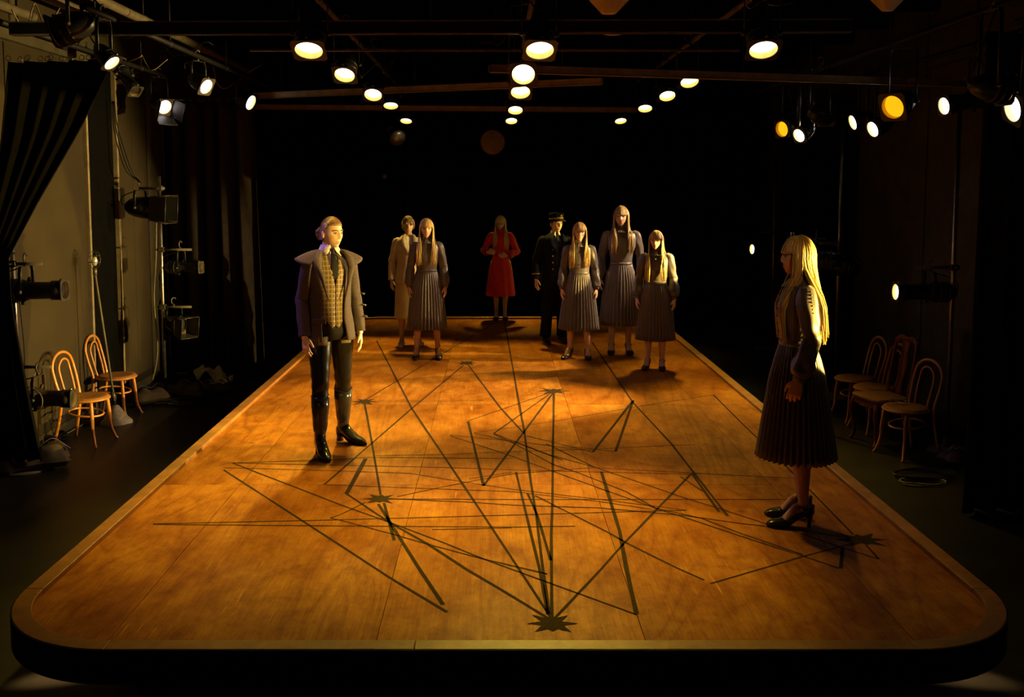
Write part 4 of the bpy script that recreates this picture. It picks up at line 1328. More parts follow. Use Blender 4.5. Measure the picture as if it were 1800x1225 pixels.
class Figure:
    def __init__(self, label, foot_px, top_py, rz, heel=0.06, head_yaw=0, head_pitch=0, head_roll=0, feet=None, arms=None,
                 skin=(0.56, 0.33, 0.21), legs_tint=None, male=False, voxel=0.0062, name='person', hair_top=0.02, group=None, broad=1.0, name_cat='person'):
        self.p = G(*foot_px)
        s_top = CAMZ + (ray(foot_px[0], top_py).z / ray(foot_px[0], top_py).y) * self.p.y - TOP
        self.k = (s_top) / (1.70 + heel + hair_top)
        self.root = thing(name, label, name_cat, (self.p.x, self.p.y, TOP), R(rz), group)
        self.root.scale = (self.k,) * 3
        self.hh = heel
        self.male = male
        self.broad = broad
        hh = heel
        self.HM = Matrix.Translation(HP + V((0, 0, hh))) @ Euler((R(head_pitch), R(head_roll), R(head_yaw)), 'XYZ').to_matrix().to_4x4() @ Matrix.Translation(HC - HP)
        self.feet = feet or {1: (0.10, 0.0, 10), -1: (-0.10, 0.0, -10)}
        self.arms = arms or {}
        self.J = {}
        for s in (-1, 1):
            A = self.arms.get(s, {})
            S = V((s * 0.152 * broad, 0.005, 1.368 + hh))
            E = V(A.get('E', (s * 0.205, 0.03, 1.11))) + V((0, 0, hh))
            W = V(A.get('W', (s * 0.225, -0.025, 0.855))) + V((0, 0, hh))
            hip = V((s * 0.085, 0.0, 0.90 + hh))
            fx, fy, fyaw = self.feet[s]
            ank = V((fx, fy + 0.05, 0.082 + hh))
            kn = lerp(hip, ank, 0.49) + V((0, -0.018, 0))
            self.J[s] = dict(S=S, E=E, W=W, hip=hip, ank=ank, knee=kn, toe=V((math.sin(R(fyaw)), -math.cos(R(fyaw)), 0)))
        self.skin, self.legs_tint, self.voxel = skin, legs_tint, voxel

    def body(self):
        mb = MB()
        hh = self.hh
        z = lambda v: v + hh
        br = self.broad
        mb.tube([(0, 0, z(0.86)), (0, 0, z(0.95)), (0, -0.005, z(1.05)), (0, -0.005, z(1.18)), (0, 0, z(1.30)), (0, 0.005, z(1.375)), (0, 0.012, z(1.42)), (0, 0.012, z(1.46)), (0, 0.004, z(1.51)), (0, -0.004, z(1.55))],
                [(0.138, 0.10), (0.142, 0.104), (0.110, 0.086), (0.12, 0.092), (0.15 * br, 0.10), (0.155 * br, 0.078), (0.085 * br, 0.062), (0.054, 0.056), (0.049, 0.052), (0.048, 0.05)], 20, ref=(1, 0, 0))
        for s in (-1, 1):
            j = self.J[s]
            S, E, W = j['S'], j['E'], j['W']
            mb.tube([S + V((-s * 0.05, 0, 0)), S, lerp(S, E, 0.4), lerp(S, E, 0.85), E, lerp(E, W, 0.25), lerp(E, W, 0.7), W, W + (W - E).normalized() * 0.015],
                    [0.048, 0.05, 0.045, 0.038, 0.037, 0.041, 0.033, 0.0255, 0.025], 14)
            A = self.arms.get(s, {})
            d = V(A.get('d', (W - E).normalized() * 0.7 + V((0, -0.12, -0.6))))
            u = V(A.get('u', (-s * 0.25, -1, -0.1)))
            d.normalize(); u = (u - d * u.dot(d)).normalized()
            n_ = V(A.get('n', (-s, 0.1, 0))); n_ = (n_ - d * n_.dot(d) - u * n_.dot(u)).normalized()
            hand_into(mb, W, d, u, n_, A.get('k', 1.0), A.get('curl', (0.22, 0.38, 0.3)))
            hip, kn, an, toe = j['hip'], j['knee'], j['ank'], j['toe']
            mb.tube([hip + V((0, 0, 0.04)), hip, lerp(hip, kn, 0.45), lerp(hip, kn, 0.88), kn + V((0, 0.004, 0)), lerp(kn, an, 0.14), lerp(kn, an, 0.32) + V((0, 0.010, 0)), lerp(kn, an, 0.6) + V((0, 0.006, 0)), lerp(kn, an, 0.88), an, an - V((0, 0, 0.03))],
                    [0.085, 0.092, 0.078, 0.058, 0.053, 0.050, 0.055, 0.045, 0.034, 0.033, 0.034], 16)
            # foot: heel raised by the shoe, arch, ball and toes on the sole
            hl = an - toe * 0.040 + V((0, 0, -0.045)); hl.z = 0.030 + hh
            ball = an + toe * 0.125; ball.z = 0.032
            tip = an + toe * 0.195; tip.z = 0.026
            inst = an + toe * 0.045; inst.z = 0.052 + hh * 0.72
            mb.tube([hl, an + V((0, 0, -0.035)) + toe * 0.0, inst, lerp(inst, ball, 0.6), ball, tip], [(0.027, 0.03), (0.031, 0.042), (0.033, 0.036), (0.037, 0.026), (0.041, 0.019), (0.024, 0.012)], 12, ref=(1, 0, 0))
        hd = head_points(self.male)
        mb.grid([[self.HM @ p for p in r] for r in hd], wrap=True)
        for s in (-1, 1):   # ears: a rim and a lobe
            mb.ellipsoid(self.HM @ V((s * 0.0745, 0.012, -0.008)), (0.009, 0.017, 0.030), 10, 8, (self.HM.to_3x3().normalized() @ Matrix.Rotation(s * 0.35, 3, 'Z')))
        o = mb.build('body_raw', 'skin')
        m = o.modifiers.new('fuse', 'REMESH'); m.mode = 'VOXEL'; m.voxel_size = self.voxel
        m = o.modifiers.new('smooth', 'SMOOTH'); m.factor = 0.5; m.iterations = 2
        dg = bpy.context.evaluated_depsgraph_get()
        me = bpy.data.meshes.new_from_object(o.evaluated_get(dg))
        bpy.data.objects.remove(o, do_unlink=True)
        me.name = 'body'
        nv = len(me.vertices)
        co = np.empty(nv * 3, dtype=np.float32); me.vertices.foreach_get('co', co); co = co.reshape(-1, 3)
        H = np.array(self.HM.inverted())
        hc = co @ H[:3, :3].T + H[:3, 3]
        col = np.tile(np.array([*self.skin, 1.0], dtype=np.float32), (nv, 1))
        x, y, zz = hc[:, 0], hc[:, 1], hc[:, 2]
        fr = (y < -0.04)
        lips = np.exp(-(x / 0.021) ** 4) * np.exp(-((zz + 0.0645) / 0.0125) ** 4) * fr
        chk = np.exp(-((np.abs(x) - 0.042) / 0.02) ** 2 - ((zz + 0.03) / 0.018) ** 2) * fr * 0.35
        lipc = np.array([0.45, 0.12, 0.10]) * (self.skin[0] / 0.56)
        col[:, :3] += (lipc - col[:, :3]) * (lips * 0.8)[:, None]
        col[:, :3] *= 1 - chk[:, None] * np.array([0.0, 0.22, 0.25])
        # upper lids: lashes
        lash = np.exp(-((np.abs(x) - 0.031) / 0.016) ** 4 - ((zz - 0.010) / 0.0028) ** 2) * fr * 0.75
        col[:, :3] *= 1 - lash[:, None]
        if self.legs_tint:
            lg = (co[:, 2] < 0.86 + self.hh) & (np.abs(co[:, 0]) < 0.20)
            hands = np.zeros(nv, bool)
            for s in (-1, 1):
                W = np.array(self.J[s]['W'])
                hands |= np.linalg.norm(co - W, axis=1) < 0.24
            lg &= ~(hands & (co[:, 2] > 0.62 + self.hh))
            col[lg, :3] = self.legs_tint
        a = me.color_attributes.new('tint', 'FLOAT_COLOR', 'POINT')
        a.data.foreach_set('color', col.ravel())
        me.polygons.foreach_set('use_smooth', [True] * len(me.polygons))
        me.materials.clear(); me.materials.append(MATS['skin'])
        b = bpy.data.objects.new('body', me)
        COL.objects.link(b)
        b.parent = self.root
        self.body_obj = b
        # eyes and brows
        for s in (-1, 1):
            c = self.HM @ V((s * 0.0300, -0.0722, 0.002))
            rot = self.HM.to_3x3()
            q = MB(); q.ellipsoid(c, (0.0118, 0.0078, 0.0056), 12, 8, rot)
            e = q.build('eye', 'eye_white', self.root)
            q = MB(); q.ellipsoid(self.HM @ V((s * 0.0300, -0.0772, 0.002)), (0.0066, 0.0042, 0.0058), 10, 6, rot); q.build('iris', 'eye_iris', e)
        return b

    def brows(self, color):
        for s in (-1, 1):
            q = MB(); q.cur = color
            q.tube([self.HM @ V((s * xx, yy_, zz)) for xx, yy_, zz in ((0.012, -0.091, 0.021), (0.026, -0.0895, 0.0255), (0.040, -0.080, 0.025), (0.050, -0.068, 0.019))], [(0.0030, 0.0032), (0.0036, 0.0036), (0.0030, 0.003), (0.0015, 0.0015)], 6, ref=(0, 0, 1))
            q.build('eyebrow', 'hair_fibre', self.root)

    # ---- hair
    def scalp(self, mb, color, grow=1.075, line=0.045, back=-0.075, bumps=None):
        """a cap of hair over the skull: low at the back, high at the hairline"""
        rows = []
        n, m = 48, 22
        for i in range(m + 1):
            row = []
            for j in range(n):
                th = 2 * PI * j / n - PI / 2          # j = 0 is the front
                fr = 0.5 - 0.5 * math.cos(th + PI / 2)  # 0 front, 1 back
                frs = min(1, max(0, (fr - 0.18) / 0.5)); frs = frs * frs * (3 - 2 * frs)
                zl = line * (1 - frs) + back * frs
                zmax = 0.1135
                phm = math.acos(max(-1, min(1, zl / zmax)))
                ph = phm * i / m
                r = 1.0
                if bumps:
                    r = bumps(th, ph)
                x = 0.073 * math.sin(ph) * math.cos(th); y = (0.094 if math.sin(th) > 0 else 0.0885) * math.sin(ph) * math.sin(th); z_ = zmax * math.cos(ph)
                edge = 1 - 0.07 * max(0, (i - m + 3) / 3.0)
                row.append(self.HM @ V((x * grow * r * edge, y * grow * r * edge, z_ * grow * r)))
            rows.append(row)
        c0 = mb.cur
        mb.cur = color
        mb.grid(rows, wrap=True)
        mb.cur = c0

    def long_hair(self, color=(0.62, 0.43, 0.16), length=0.42, seed=1, front_share=0.5, fine=1.0, wind=0.0):
        rg = random.Random(seed)
        mb = MB()
        self.scalp(mb, tuple(c * 0.7 for c in color), 1.07, 0.05, -0.09)
        hh = self.hh
        dn = V((0, 0, -1))

        def lock(phi, layer, wd, L, bang=False):
            """phi: 0 front, +-180 back; flows over the skull from the parting then hangs"""
            t = rg.choice((0.5, 0.75, 0.95, 1.1, 1.3)) * rg.uniform(0.9, 1.1)
            mb.cur = tuple(min(1, c * t) for c in color)
            g_ = 1.10 + 0.05 * layer + rg.uniform(-0.012, 0.012)
            a = R(phi) - PI / 2
            ca, sa = math.cos(a), math.sin(a)
            pts = []
            end = 1.30 if bang else 1.62
            N_ = 7
            for i in range(N_ + 1):
                ph = 0.10 + (end - 0.10) * i / N_
                fl = 1.0 + (0.06 * math.sin(ph) if not bang else 0.02)
                pts.append(self.HM @ V((0.075 * g_ * fl * math.sin(ph) * ca, (0.094 if sa > 0 else 0.091) * g_ * math.sin(ph) * sa, 0.1135 * g_ * math.cos(ph) * 1.0)))
            if bang:
                b = pts[-1]
                z_end = (0.022 + rg.uniform(-0.007, 0.006))
                lo = self.HM.inverted() @ b
                e = self.HM @ V((lo.x * 1.02, lo.y - 0.004, z_end))
                pts += [lerp(b, e, 0.5), e]
            else:
                b = pts[-1]
                ap = abs(phi)
                sgn = 1 if phi >= 0 else -1
                tot = L + (b.z - (1.585 + hh)) + rg.uniform(-0.045, 0.02)
                fwd = ap < 66 + 70 * front_share
                if fwd:   # falls in front of the shoulder
                    u = (ap - 66) / 50
                    tx, ty = sgn * (0.068 + 0.062 * min(1.2, u)) + rg.uniform(-0.008, 0.008), -0.118 - 0.012 * (1 - min(1, u)) + 0.012 * layer * -1
                else:
                    u = (180 - ap) / 90
                    tx, ty = sgn * (0.02 + 0.135 * u) + rg.uniform(-0.01, 0.01), 0.118 + 0.02 * layer - 0.035 * u
                m = 8
                for i in range(1, m + 1):
                    f = i / m
                    g2 = min(1, max(0, f - 0.18) / 0.5) if fwd else min(1, f * 1.5)
                    g2 = g2 * g2 * (3 - 2 * g2)
                    sway = wind * f * f
                    pts.append(V((b.x + (tx - b.x) * g2 + 0.004 * math.sin(9 * f + phi), b.y + (ty - b.y) * g2 + sway, b.z - tot * f)))
            k = len(pts)
            rad = []
            for i in range(k):
                f = i / (k - 1)
                ww = wd * (0.45 + 0.75 * min(1, f * 3)) * (1.0 if f < 0.72 else 1.0 - 0.75 * (f - 0.72) / 0.28)
                rad.append((0.0042 / fine ** 0.35 * (1 if f < .9 else .6), max(0.0012, ww)))
            hc_ = self.HM @ V((0, 0, 0))
            ref = V((ca, sa, 0)) if not bang else V((0, -1, 0))
            mb.tube(pts, rad, 6, ref=ref)
        for layer in (0, 1):
            for phi in np.arange(66, 180, 4.0 / fine):
                for sgn in (-1, 1):
                    lock(sgn * (phi + rg.uniform(-2, 2)), layer * rg.uniform(0.3, 1), 0.0085 / fine ** 0.5 * rg.uniform(0.7, 1.3), length)
        for layer in (0, 1):
            for phi in np.arange(-64, 65, 5.0 / fine):
                lock(phi + rg.uniform(-2, 2), layer * 0.4, 0.0092 / fine ** 0.6 * rg.uniform(0.7, 1.2), 0, bang=True)
        # a few stray hairs
        for _ in range(14):
            lock(rg.choice((-1, 1)) * rg.uniform(60, 175), 1.5, 0.002, length * rg.uniform(0.9, 1.06))
        return mb.build('hair', 'hair_fibre', self.root)

    # ---- garments
    def sleeve(self, s, mat, rad, name='sleeve', ripple=0.06, to=1.0, n=20, seed=0, start=-0.03):
        rg = random.Random(seed + s)
        j = self.J[s]
        S, E, W = j['S'], j['E'], j['W']
        pts, rr = [], []
        S0 = S + V((s * start, 0, 0.0))
        path = [S0] + [lerp(S, E, t) for t in (0.0, 0.15, 0.3, 0.45, 0.6, 0.75, 0.88)] + [E + (E - lerp(S, W, 0.5)) * 0.1] + [lerp(E, W, t) for t in (0.12, 0.3, 0.48, 0.64, 0.78, 0.9, 1.0) if t <= to]
        m = len(path)
        for i, p in enumerate(path):
            pts.append(p); rr.append(float(np.interp(i / 15, np.linspace(0, 1, len(rad)), rad)))
        p1, p2 = rg.uniform(0, 6), rg.uniform(0, 6)
        pts2 = spline(pts, 3)
        rr2 = list(np.interp(np.linspace(0, 1, len(pts2)), np.linspace(0, 1, len(rr)), rr))
        mb = MB()
        mb.tube(pts2, rr2, n, caps=False, disp=lambda t, th: 1 + ripple * (math.sin(5 * th + 7 * t + p1) * 0.5 + math.sin(26 * t + 2 * th + p2) * 0.5 * (0.4 + t)))
        return mb.build(name, mat, self.root, solid=0.003)

    def cuff(self, s, mat, r=0.034, L=0.065, back=0.055):
        j = self.J[s]
        d = (j['W'] - j['E']).normalized()
        mb = MB(); mb.tube([j['W'] - d * back, j['W'] - d * (back - L * 0.5), j['W'] - d * (back - L)], [r, r * 1.02, r * 0.98], 18, caps=False)
        return mb.build('cuff', mat, self.root, solid=0.004)

    def dress(self, mat, pleats=40, hem=0.325, seed=0, flare=0.245, waist=1.06, puff=1.0, buttons=True, skirt_name='skirt', waistband=True):
        hh = self.hh
        z = lambda v: v + hh
        rg = random.Random(seed)
        ph = rg.uniform(0, 6)
        # skirt: knife pleats that open towards the hem
        mb = MB()
        rings = interp_rings([(z(waist), 0, -0.004, 0.126, 0.102), (z(waist - 0.10), 0, 0, 0.163, 0.132), (z(waist - 0.22), 0, 0.002, 0.192, 0.158), (z((waist - 0.22 + hem) / 2), 0, 0.004, (0.192 + flare) / 2 + 0.002, (0.158 + flare * 0.9) / 2), (z(hem), 0, 0.006, flare, flare * 0.90)], 18)

        def pl(t, th):
            if not pleats:
                return 1 + 0.035 * t * math.sin(7 * th + ph) + 0.015 * t * math.sin(13 * th + 2 * ph)
            f = (pleats * (th + PI / 2) / (2 * PI)) % 1.0
            saw = f / 0.72 if f < 0.72 else (1 - f) / 0.28
            return 1 + (0.05 + 0.15 * t) * (saw - 0.5) + 0.03 * t * math.sin(4 * th + ph)
        ring_loft(mb, rings, (pleats or 24) * 6, pl)
        mb.build(skirt_name, mat, self.root, solid=0.003)
        if waistband:
            mb = MB(); ring_loft(mb, [(z(waist + 0.022), 0, -0.005, 0.127, 0.104), (z(waist + 0.005), 0, -0.005, 0.1305, 0.107), (z(waist - 0.014), 0, -0.004, 0.133, 0.108)], 48)
            mb.build('waistband', mat, self.root, solid=0.003)
        # bodice
        mb = MB()
        b_ = self.broad
        rings = interp_rings([(z(waist - 0.005), 0, -0.004, 0.125, 0.101), (z(waist + 0.07), 0, -0.006, 0.130, 0.106), (z(waist + 0.15), 0, -0.012, 0.142, 0.116), (z(waist + 0.21), 0, -0.010, 0.152 * b_, 0.117), (z(1.335), 0, -0.002, 0.163 * b_, 0.108), (z(1.385), 0, 0.004, 0.160 * b_, 0.092), (z(1.415), 0, 0.008, 0.118 * b_, 0.078), (z(1.44), 0, 0.010, 0.068, 0.064)], 22)
        ring_loft(mb, rings, 56, lambda t, th: 1 + 0.006 * math.sin(9 * th + 8 * t + ph) + 0.004 * math.sin(23 * th))
        mb.build('bodice', mat, self.root, solid=0.003)
        # high collar with a small gathered ruffle
        mb = MB()
        ring_loft(mb, interp_rings([(z(1.435), 0, 0.010, 0.069, 0.066), (z(1.455), 0, 0.008, 0.060, 0.061), (z(1.49), 0, 0.005, 0.056, 0.058), (z(1.505), 0, 0.003, 0.061, 0.063)], 8), 60,
                  lambda t, th: 1 + 0.045 * max(0, t - 0.6) * 2.4 * math.sin(20 * th))
        mb.build('collar', mat, self.root, solid=0.003)
        mb = MB()
        ring_loft(mb, interp_rings([(z(1.452), 0, 0.006, 0.064, 0.063), (z(1.425), 0, 0.004, 0.095, 0.085), (z(1.405), 0, 0.000, 0.118, 0.103)], 6), 84, lambda t, th: 1 + 0.05 * t * math.sin(21 * th))
        mb.build('ruffle', mat, self.root, solid=0.003)
        for s in (-1, 1):
            p_ = puff
            self.sleeve(s, mat, [0.050, 0.058 * p_, 0.060 * p_, 0.055 * p_, 0.050, 0.047, 0.050, 0.057 * p_, 0.062 * p_, 0.056 * p_, 0.033], ripple=0.12, to=0.93, seed=seed, n=26)
            self.cuff(s, mat)
            # gathered seam with little buttons running over the shoulder
            j = self.J[s]
            if buttons:
                for q in range(7):
                    t = -0.02 + q * 0.075
                    c = lerp(j['S'], j['E'], t) + V((s * 0.053 * p_, 0.014, 0.022 - 0.02 * t))
                    bb = MB(); bb.ellipsoid(c, (0.0052, 0.0052, 0.0052), 8, 6); bb.build('button', 'button_dark', self.root)
        if buttons:
            for q in range(6):
                zz = 1.36 - q * 0.046
                yy_ = -0.108 - 0.012 * math.sin(q * 0.6)
                bb = MB(); bb.ellipsoid((0, yy_ - 0.012, z(zz)), (0.0065, 0.004, 0.0065), 8, 6); bb.build('button', 'button_dark', self.root)

    def heels(self, mat='shoe_leather', strap='t', heel_r=0.011):
        hh = self.hh
        for s in (-1, 1):
            j = self.J[s]
            an, toe = j['ank'], j['toe']
            side = V((-toe.y, toe.x, 0))
            g = lambda f, z_, o=0.0: V((an.x, an.y, 0)) + toe * f + side * o + V((0, 0, z_))
            mb = MB()
            # sole and vamp
            mb.tube([g(-0.064, 0.012 + hh), g(-0.03, 0.010 + hh), g(0.03, 0.010 + hh * 0.72), g(0.09, 0.012 + hh * 0.12), g(0.135, 0.010), g(0.19, 0.010), g(0.222, 0.011)],
                    [(0.012, 0.006), (0.031, 0.009), (0.029, 0.009), (0.036, 0.010), (0.044, 0.010), (0.034, 0.010), (0.008, 0.008)], 14, ref=side)
            # toe box
            mb.tube([g(0.105, 0.036), g(0.14, 0.030), g(0.175, 0.026), g(0.205, 0.020), g(0.226, 0.014)], [(0.0455, 0.026), (0.047, 0.024), (0.042, 0.021), (0.029, 0.015), (0.007, 0.006)], 16, ref=side)
            # quarter around the heel
            rows = []
            for i in range(5):
                t = i / 4
                rows.append([g(-0.028 - 0.040 * math.cos(a) * (1 - 0.05 * t) + (0.09 if abs(a) > 1.3 else 0) * 0, 0.012 + hh + 0.052 * t * (0.55 + 0.45 * math.cos(a / 1.15)), 0.034 * math.sin(a)) for a in np.linspace(-1.75, 1.75, 15)])
            mb.grid(rows)
            for o in (-1, 1):   # low topline joining heel and vamp
                mb.tube([g(-0.02, 0.030 + hh, 0.034 * o), g(0.05, 0.026 + hh * 0.62, 0.034 * o), g(0.11, 0.030, 0.042 * o)], [(0.003, 0.017), (0.003, 0.015), (0.003, 0.014)], 6, ref=side)
            sh = mb.build('shoe', mat, self.root, solid=0.002)
            if hh > 0.02:
                mb = MB(); mb.tube([g(-0.036, 0.012 + hh), g(-0.040, hh * 0.5), g(-0.036, 0.006), g(-0.036, 0.0)], [0.026, heel_r * 1.15, heel_r, heel_r * 1.15], 12, ref=side); mb.build('heel', mat, sh)
            if strap:
                mb = MB(); mb.tube([g(0.004 + 0.042 * math.cos(a), 0.048 + hh + 0.004 * math.cos(a), 0.040 * math.sin(a)) for a in np.linspace(0, 2 * PI, 21)[:-1]], [(0.007, 0.003)] * 20, 6, closed=True, ref=(0, 0, 1)); mb.build('ankle_strap', mat, sh)
                if strap == 't':
                    mb = MB(); mb.tube([g(0.046, 0.052 + hh), g(0.085, 0.052 + hh * 0.45), g(0.12, 0.050)], [(0.008, 0.003)] * 3, 6, ref=side); mb.build('t_strap', mat, sh)
                mb = MB(); mb.box(g(0.02, 0.05 + hh, 0.041), (0.010, 0.010, 0.012)); mb.build('buckle', 'steel', sh, bevel=0.002)

    def tube_legs(self, mat, rad, name='trouser_leg', to=0.95, ripple=0.03):
        for s in (-1, 1):
            j = self.J[s]
            hip, kn, an = j['hip'], j['knee'], j['ank']
            path = [hip + V((-s * 0.01, 0, 0.03)), hip, lerp(hip, kn, 0.35), lerp(hip, kn, 0.7), kn, lerp(kn, an, 0.25) + V((0, 0.008, 0)), lerp(kn, an, 0.55), lerp(kn, an, 0.8), lerp(kn, an, to)]
            pts = spline(path, 4)
            rr = list(np.interp(np.linspace(0, 1, len(pts)), np.linspace(0, 1, len(rad)), rad))
            mb = MB(); mb.tube(pts, rr, 22, caps=False, disp=lambda t, th: 1 + ripple * math.sin(60 * t + 1.5 * math.sin(2 * th + s)) * math.exp(-((t - 0.55) / 0.22) ** 2) + 0.008 * math.sin(3 * th + 9 * t))
            mb.build(name, mat, self.root, solid=0.003)


SK = (0.58, 0.35, 0.22)
hang = lambda s, out=0.0, fwd=0.0, **k: dict(E=(s * (0.203 + out), 0.035, 1.105), W=(s * (0.222 + out), -0.03 + fwd, 0.855), **k)

# --- woman at the left: jacket with a cape collar, plaid vest, boots
f = Figure('tall person in brown cape-collared jacket, plaid vest and black boots, hair in a bun', (584, 789), 379, 27, heel=0.05, head_yaw=24, head_pitch=2,
           feet={1: (0.150, 0.14, 26), -1: (-0.125, -0.155, -4)}, voxel=0.0042, hair_top=0.012,
           arms={1: dict(E=(0.212, 0.06, 1.09), W=(0.225, -0.01, 0.832)), -1: dict(E=(-0.205, 0.02, 1.09), W=(-0.215, -0.065, 0.832))}, skin=(0.62, 0.39, 0.27))
f.body(); f.brows((0.06, 0.035, 0.02))
hh = f.hh; z = lambda v: v + hh
HCOL = (0.15, 0.075, 0.028)
mb = MB(); mb.cur = HCOL
f.scalp(mb, HCOL, 1.065, 0.058, -0.055, lambda th, ph: 1 + 0.010 * math.sin(42 * th) * math.sin(ph))
for k in range(84):     # combed strands from the hairline to the bun
    az = R(-128 + 256 * k / 83)
    th = -PI / 2 + az
    fr = 0.5 - 0.5 * math.cos(az)
    q_ = min(1, max(0, (fr - 0.18) / 0.5)); q_ = q_ * q_ * (3 - 2 * q_)
    ph = math.acos((0.056 * (1 - q_) - 0.050 * q_) / 0.1135)
    tn = random.choice((0.55, 0.8, 1.0, 1.3, 1.6)); mb.cur = tuple(c * tn for c in HCOL)
    d0 = V((math.sin(ph) * math.cos(th), math.sin(ph) * math.sin(th), math.cos(ph))).normalized()
    d1 = V((0.10 * math.sin(az), 1.0, -0.06 + 0.12 * math.cos(az))).normalized()
    st = []
    for i in range(10):
        t = i / 9
        n_ = (d0 * (1 - t) + d1 * t + V((0, 0, 0.50 * math.sin(PI * t) * max(0, math.cos(az)))))
        n_.normalize()
        g_ = 1.062 + 0.012 * math.sin(PI * t)
        st.append(f.HM @ V((n_.x * 0.073 * g_, n_.y * (0.094 if n_.y > 0 else 0.0885) * g_, n_.z * 0.1135 * g_)))
    mb.tube(st, [(0.0016, 0.0022)] + [(0.003, 0.0042)] * 8 + [(0.002, 0.003)], 6, ref=(0, 0, 1))
mb.build('hair', 'hair_fibre', f.root)
mb = MB()
for k in range(7):
    tn = random.uniform(0.8, 1.3); mb.cur = tuple(c * tn for c in HCOL)
    a = k * 2 * PI / 7
    mb.ellipsoid(f.HM @ V((0.022 * math.cos(a), 0.122 + 0.004 * (k % 2), -0.012 + 0.026 * math.sin(a))), (0.022, 0.020, 0.024), 10, 8)
mb.ellipsoid(f.HM @ V((0, 0.128, -0.012)), (0.03, 0.022, 0.034), 12, 8)
b_ = mb.build('hair_bun', 'hair_fibre', f.root)
# shirt, collar, tie
mb = MB(); ring_loft(mb, interp_rings([(z(1.02), 0, -0.004, 0.122, 0.098), (z(1.2), 0, -0.01, 0.135, 0.108), (z(1.32), 0, -0.006, 0.152, 0.108), (z(1.385), 0, 0.004, 0.152, 0.088), (z(1.42), 0, 0.01, 0.10, 0.072), (z(1.45), 0, 0.012, 0.062, 0.061)], 16), 40); mb.build('shirt', 'shirt_cotton', f.root, solid=0.002)
mb = MB()
ring_loft(mb, [(z(1.44), 0, 0.012, 0.063, 0.062), (z(1.475), 0, 0.008, 0.0585, 0.060), (z(1.497), 0, 0.006, 0.0575, 0.059)], 36, gap=lambda t: 0.12)
ring_loft(mb, [(z(1.497), 0, 0.006, 0.0595, 0.061), (z(1.475), 0, 0.004, 0.070, 0.071), (z(1.445), 0, 0.000, 0.086, 0.083)], 36, gap=lambda t: 0.14 + 0.22 * t)
for s in (-1, 1):       # collar points
    mb.add([V((s * 0.010, -0.055, z(1.494))), V((s * 0.044, -0.052, z(1.47))), V((s * 0.066, -0.079, z(1.415))), V((s * 0.026, -0.082, z(1.45)))], [(0, 1, 2, 3)])
mb.build('shirt_collar', 'shirt_cotton', f.root, solid=0.003)
mb = MB()
mb.tube([(0, -0.072, z(1.47)), (0, -0.083, z(1.445)), (0, -0.094, z(1.435))], [(0.017, 0.010), (0.014, 0.010), (0.012, 0.008)], 10, ref=(1, 0, 0))
mb.tube([(0, -0.086, z(1.44)), (0.002, -0.112, z(1.36)), (0.003, -0.126, z(1.28)), (0.003, -0.108, z(1.2))], [(0.016, 0.005), (0.026, 0.006), (0.034, 0.006), (0.034, 0.005)], 10, ref=(1, 0, 0))
mb.build('necktie', 'black_cloth', f.root)
# vest, with a point at the hem
mb = MB()
keys = [(0.955, 0, -0.004, 0.148, 0.118), (1.05, 0, -0.006, 0.132, 0.111), (1.18, 0, -0.012, 0.139, 0.119), (1.30, 0, -0.008, 0.156, 0.120), (1.385, 0, 0.004, 0.150, 0.096), (1.425, 0, 0.010, 0.10, 0.078)]
ring_loft(mb, interp_rings([(z(a), b, c, d, e) for a, b, c, d, e in keys], 24), 64, gap=lambda t: max(0.012, 0.012 + (t - 0.42) * 0.62))
mb.v = [(x, y, zz - 0.075 * max(0, 1 - abs(abs(x) - 0.022) / 0.05) * max(0, (z(1.0) - zz) / 0.045) * (1 if y < 0 else 0)) for x, y, zz in mb.v]
vs = mb.build('vest', 'plaid_wool', f.root, solid=0.004)
for q in range(6):
    bb = MB(); bb.ellipsoid((0.008, -0.128 - 0.004 * math.sin(q), z(1.19 - q * 0.04)), (0.0065, 0.004, 0.0065), 8, 6); bb.build('button', 'button_dark', vs)
# jacket: open front, cape collar, lapels, pocket flap, sleeves
mb = MB()
keys = [(0.79, 0, 0.004, 0.190, 0.150), (0.90, 0, 0.002, 0.178, 0.143), (1.02, 0, -0.002, 0.153, 0.132), (1.18, 0, -0.006, 0.152, 0.133), (1.31, 0, -0.002, 0.166, 0.128), (1.385, 0, 0.006, 0.158, 0.100), (1.425, 0, 0.012, 0.115, 0.086), (1.455, 0, 0.016, 0.078, 0.072)]
ring_loft(mb, interp_rings([(z(a), b, c, d, e) for a, b, c, d, e in keys], 28), 60, lambda t, th: 1 + 0.012 * math.sin(6 * th + 5 * t) + 0.01 * (1 - t) * math.sin(11 * th),
          gap=lambda t: (0.20 + 0.30 * math.sin(PI * min(1, t * 1.1)) ** 1.0 + 0.30 * max(0, 0.2 - t) / 0.2, 0.55 + 0.12 * math.sin(PI * t)))
jk = mb.build('jacket', 'brown_tweed', f.root, solid=0.006)
mb = MB()
nn = 60
rows = []
for i in range(9):
    t = i / 8
    row = []
    for k in range(nn + 1):
        th = -PI / 2 + 0.62 + 0.25 * t + (2 * PI - 1.24 - 0.5 * t) * k / nn
        sd = abs(math.cos(th))
        a_ = 0.074 + (0.130 + 0.055 * sd ** 3) * t ** 0.9
        b2_ = 0.070 + 0.085 * t
        zz = 1.462 - 0.018 * t - 0.052 * t ** 1.7 - 0.055 * (1 - sd) * t + 0.014 * math.sin(3 * th) * t * t - (0.03 * max(0, -math.sin(th)) * t)
        row.append(V((a_ * math.cos(th), 0.014 + b2_ * math.sin(th) * 1.0, z(zz))))
    rows.append(row)
mb.grid(rows)
mb.build('cape_collar', 'brown_tweed', f.root, solid=0.004)
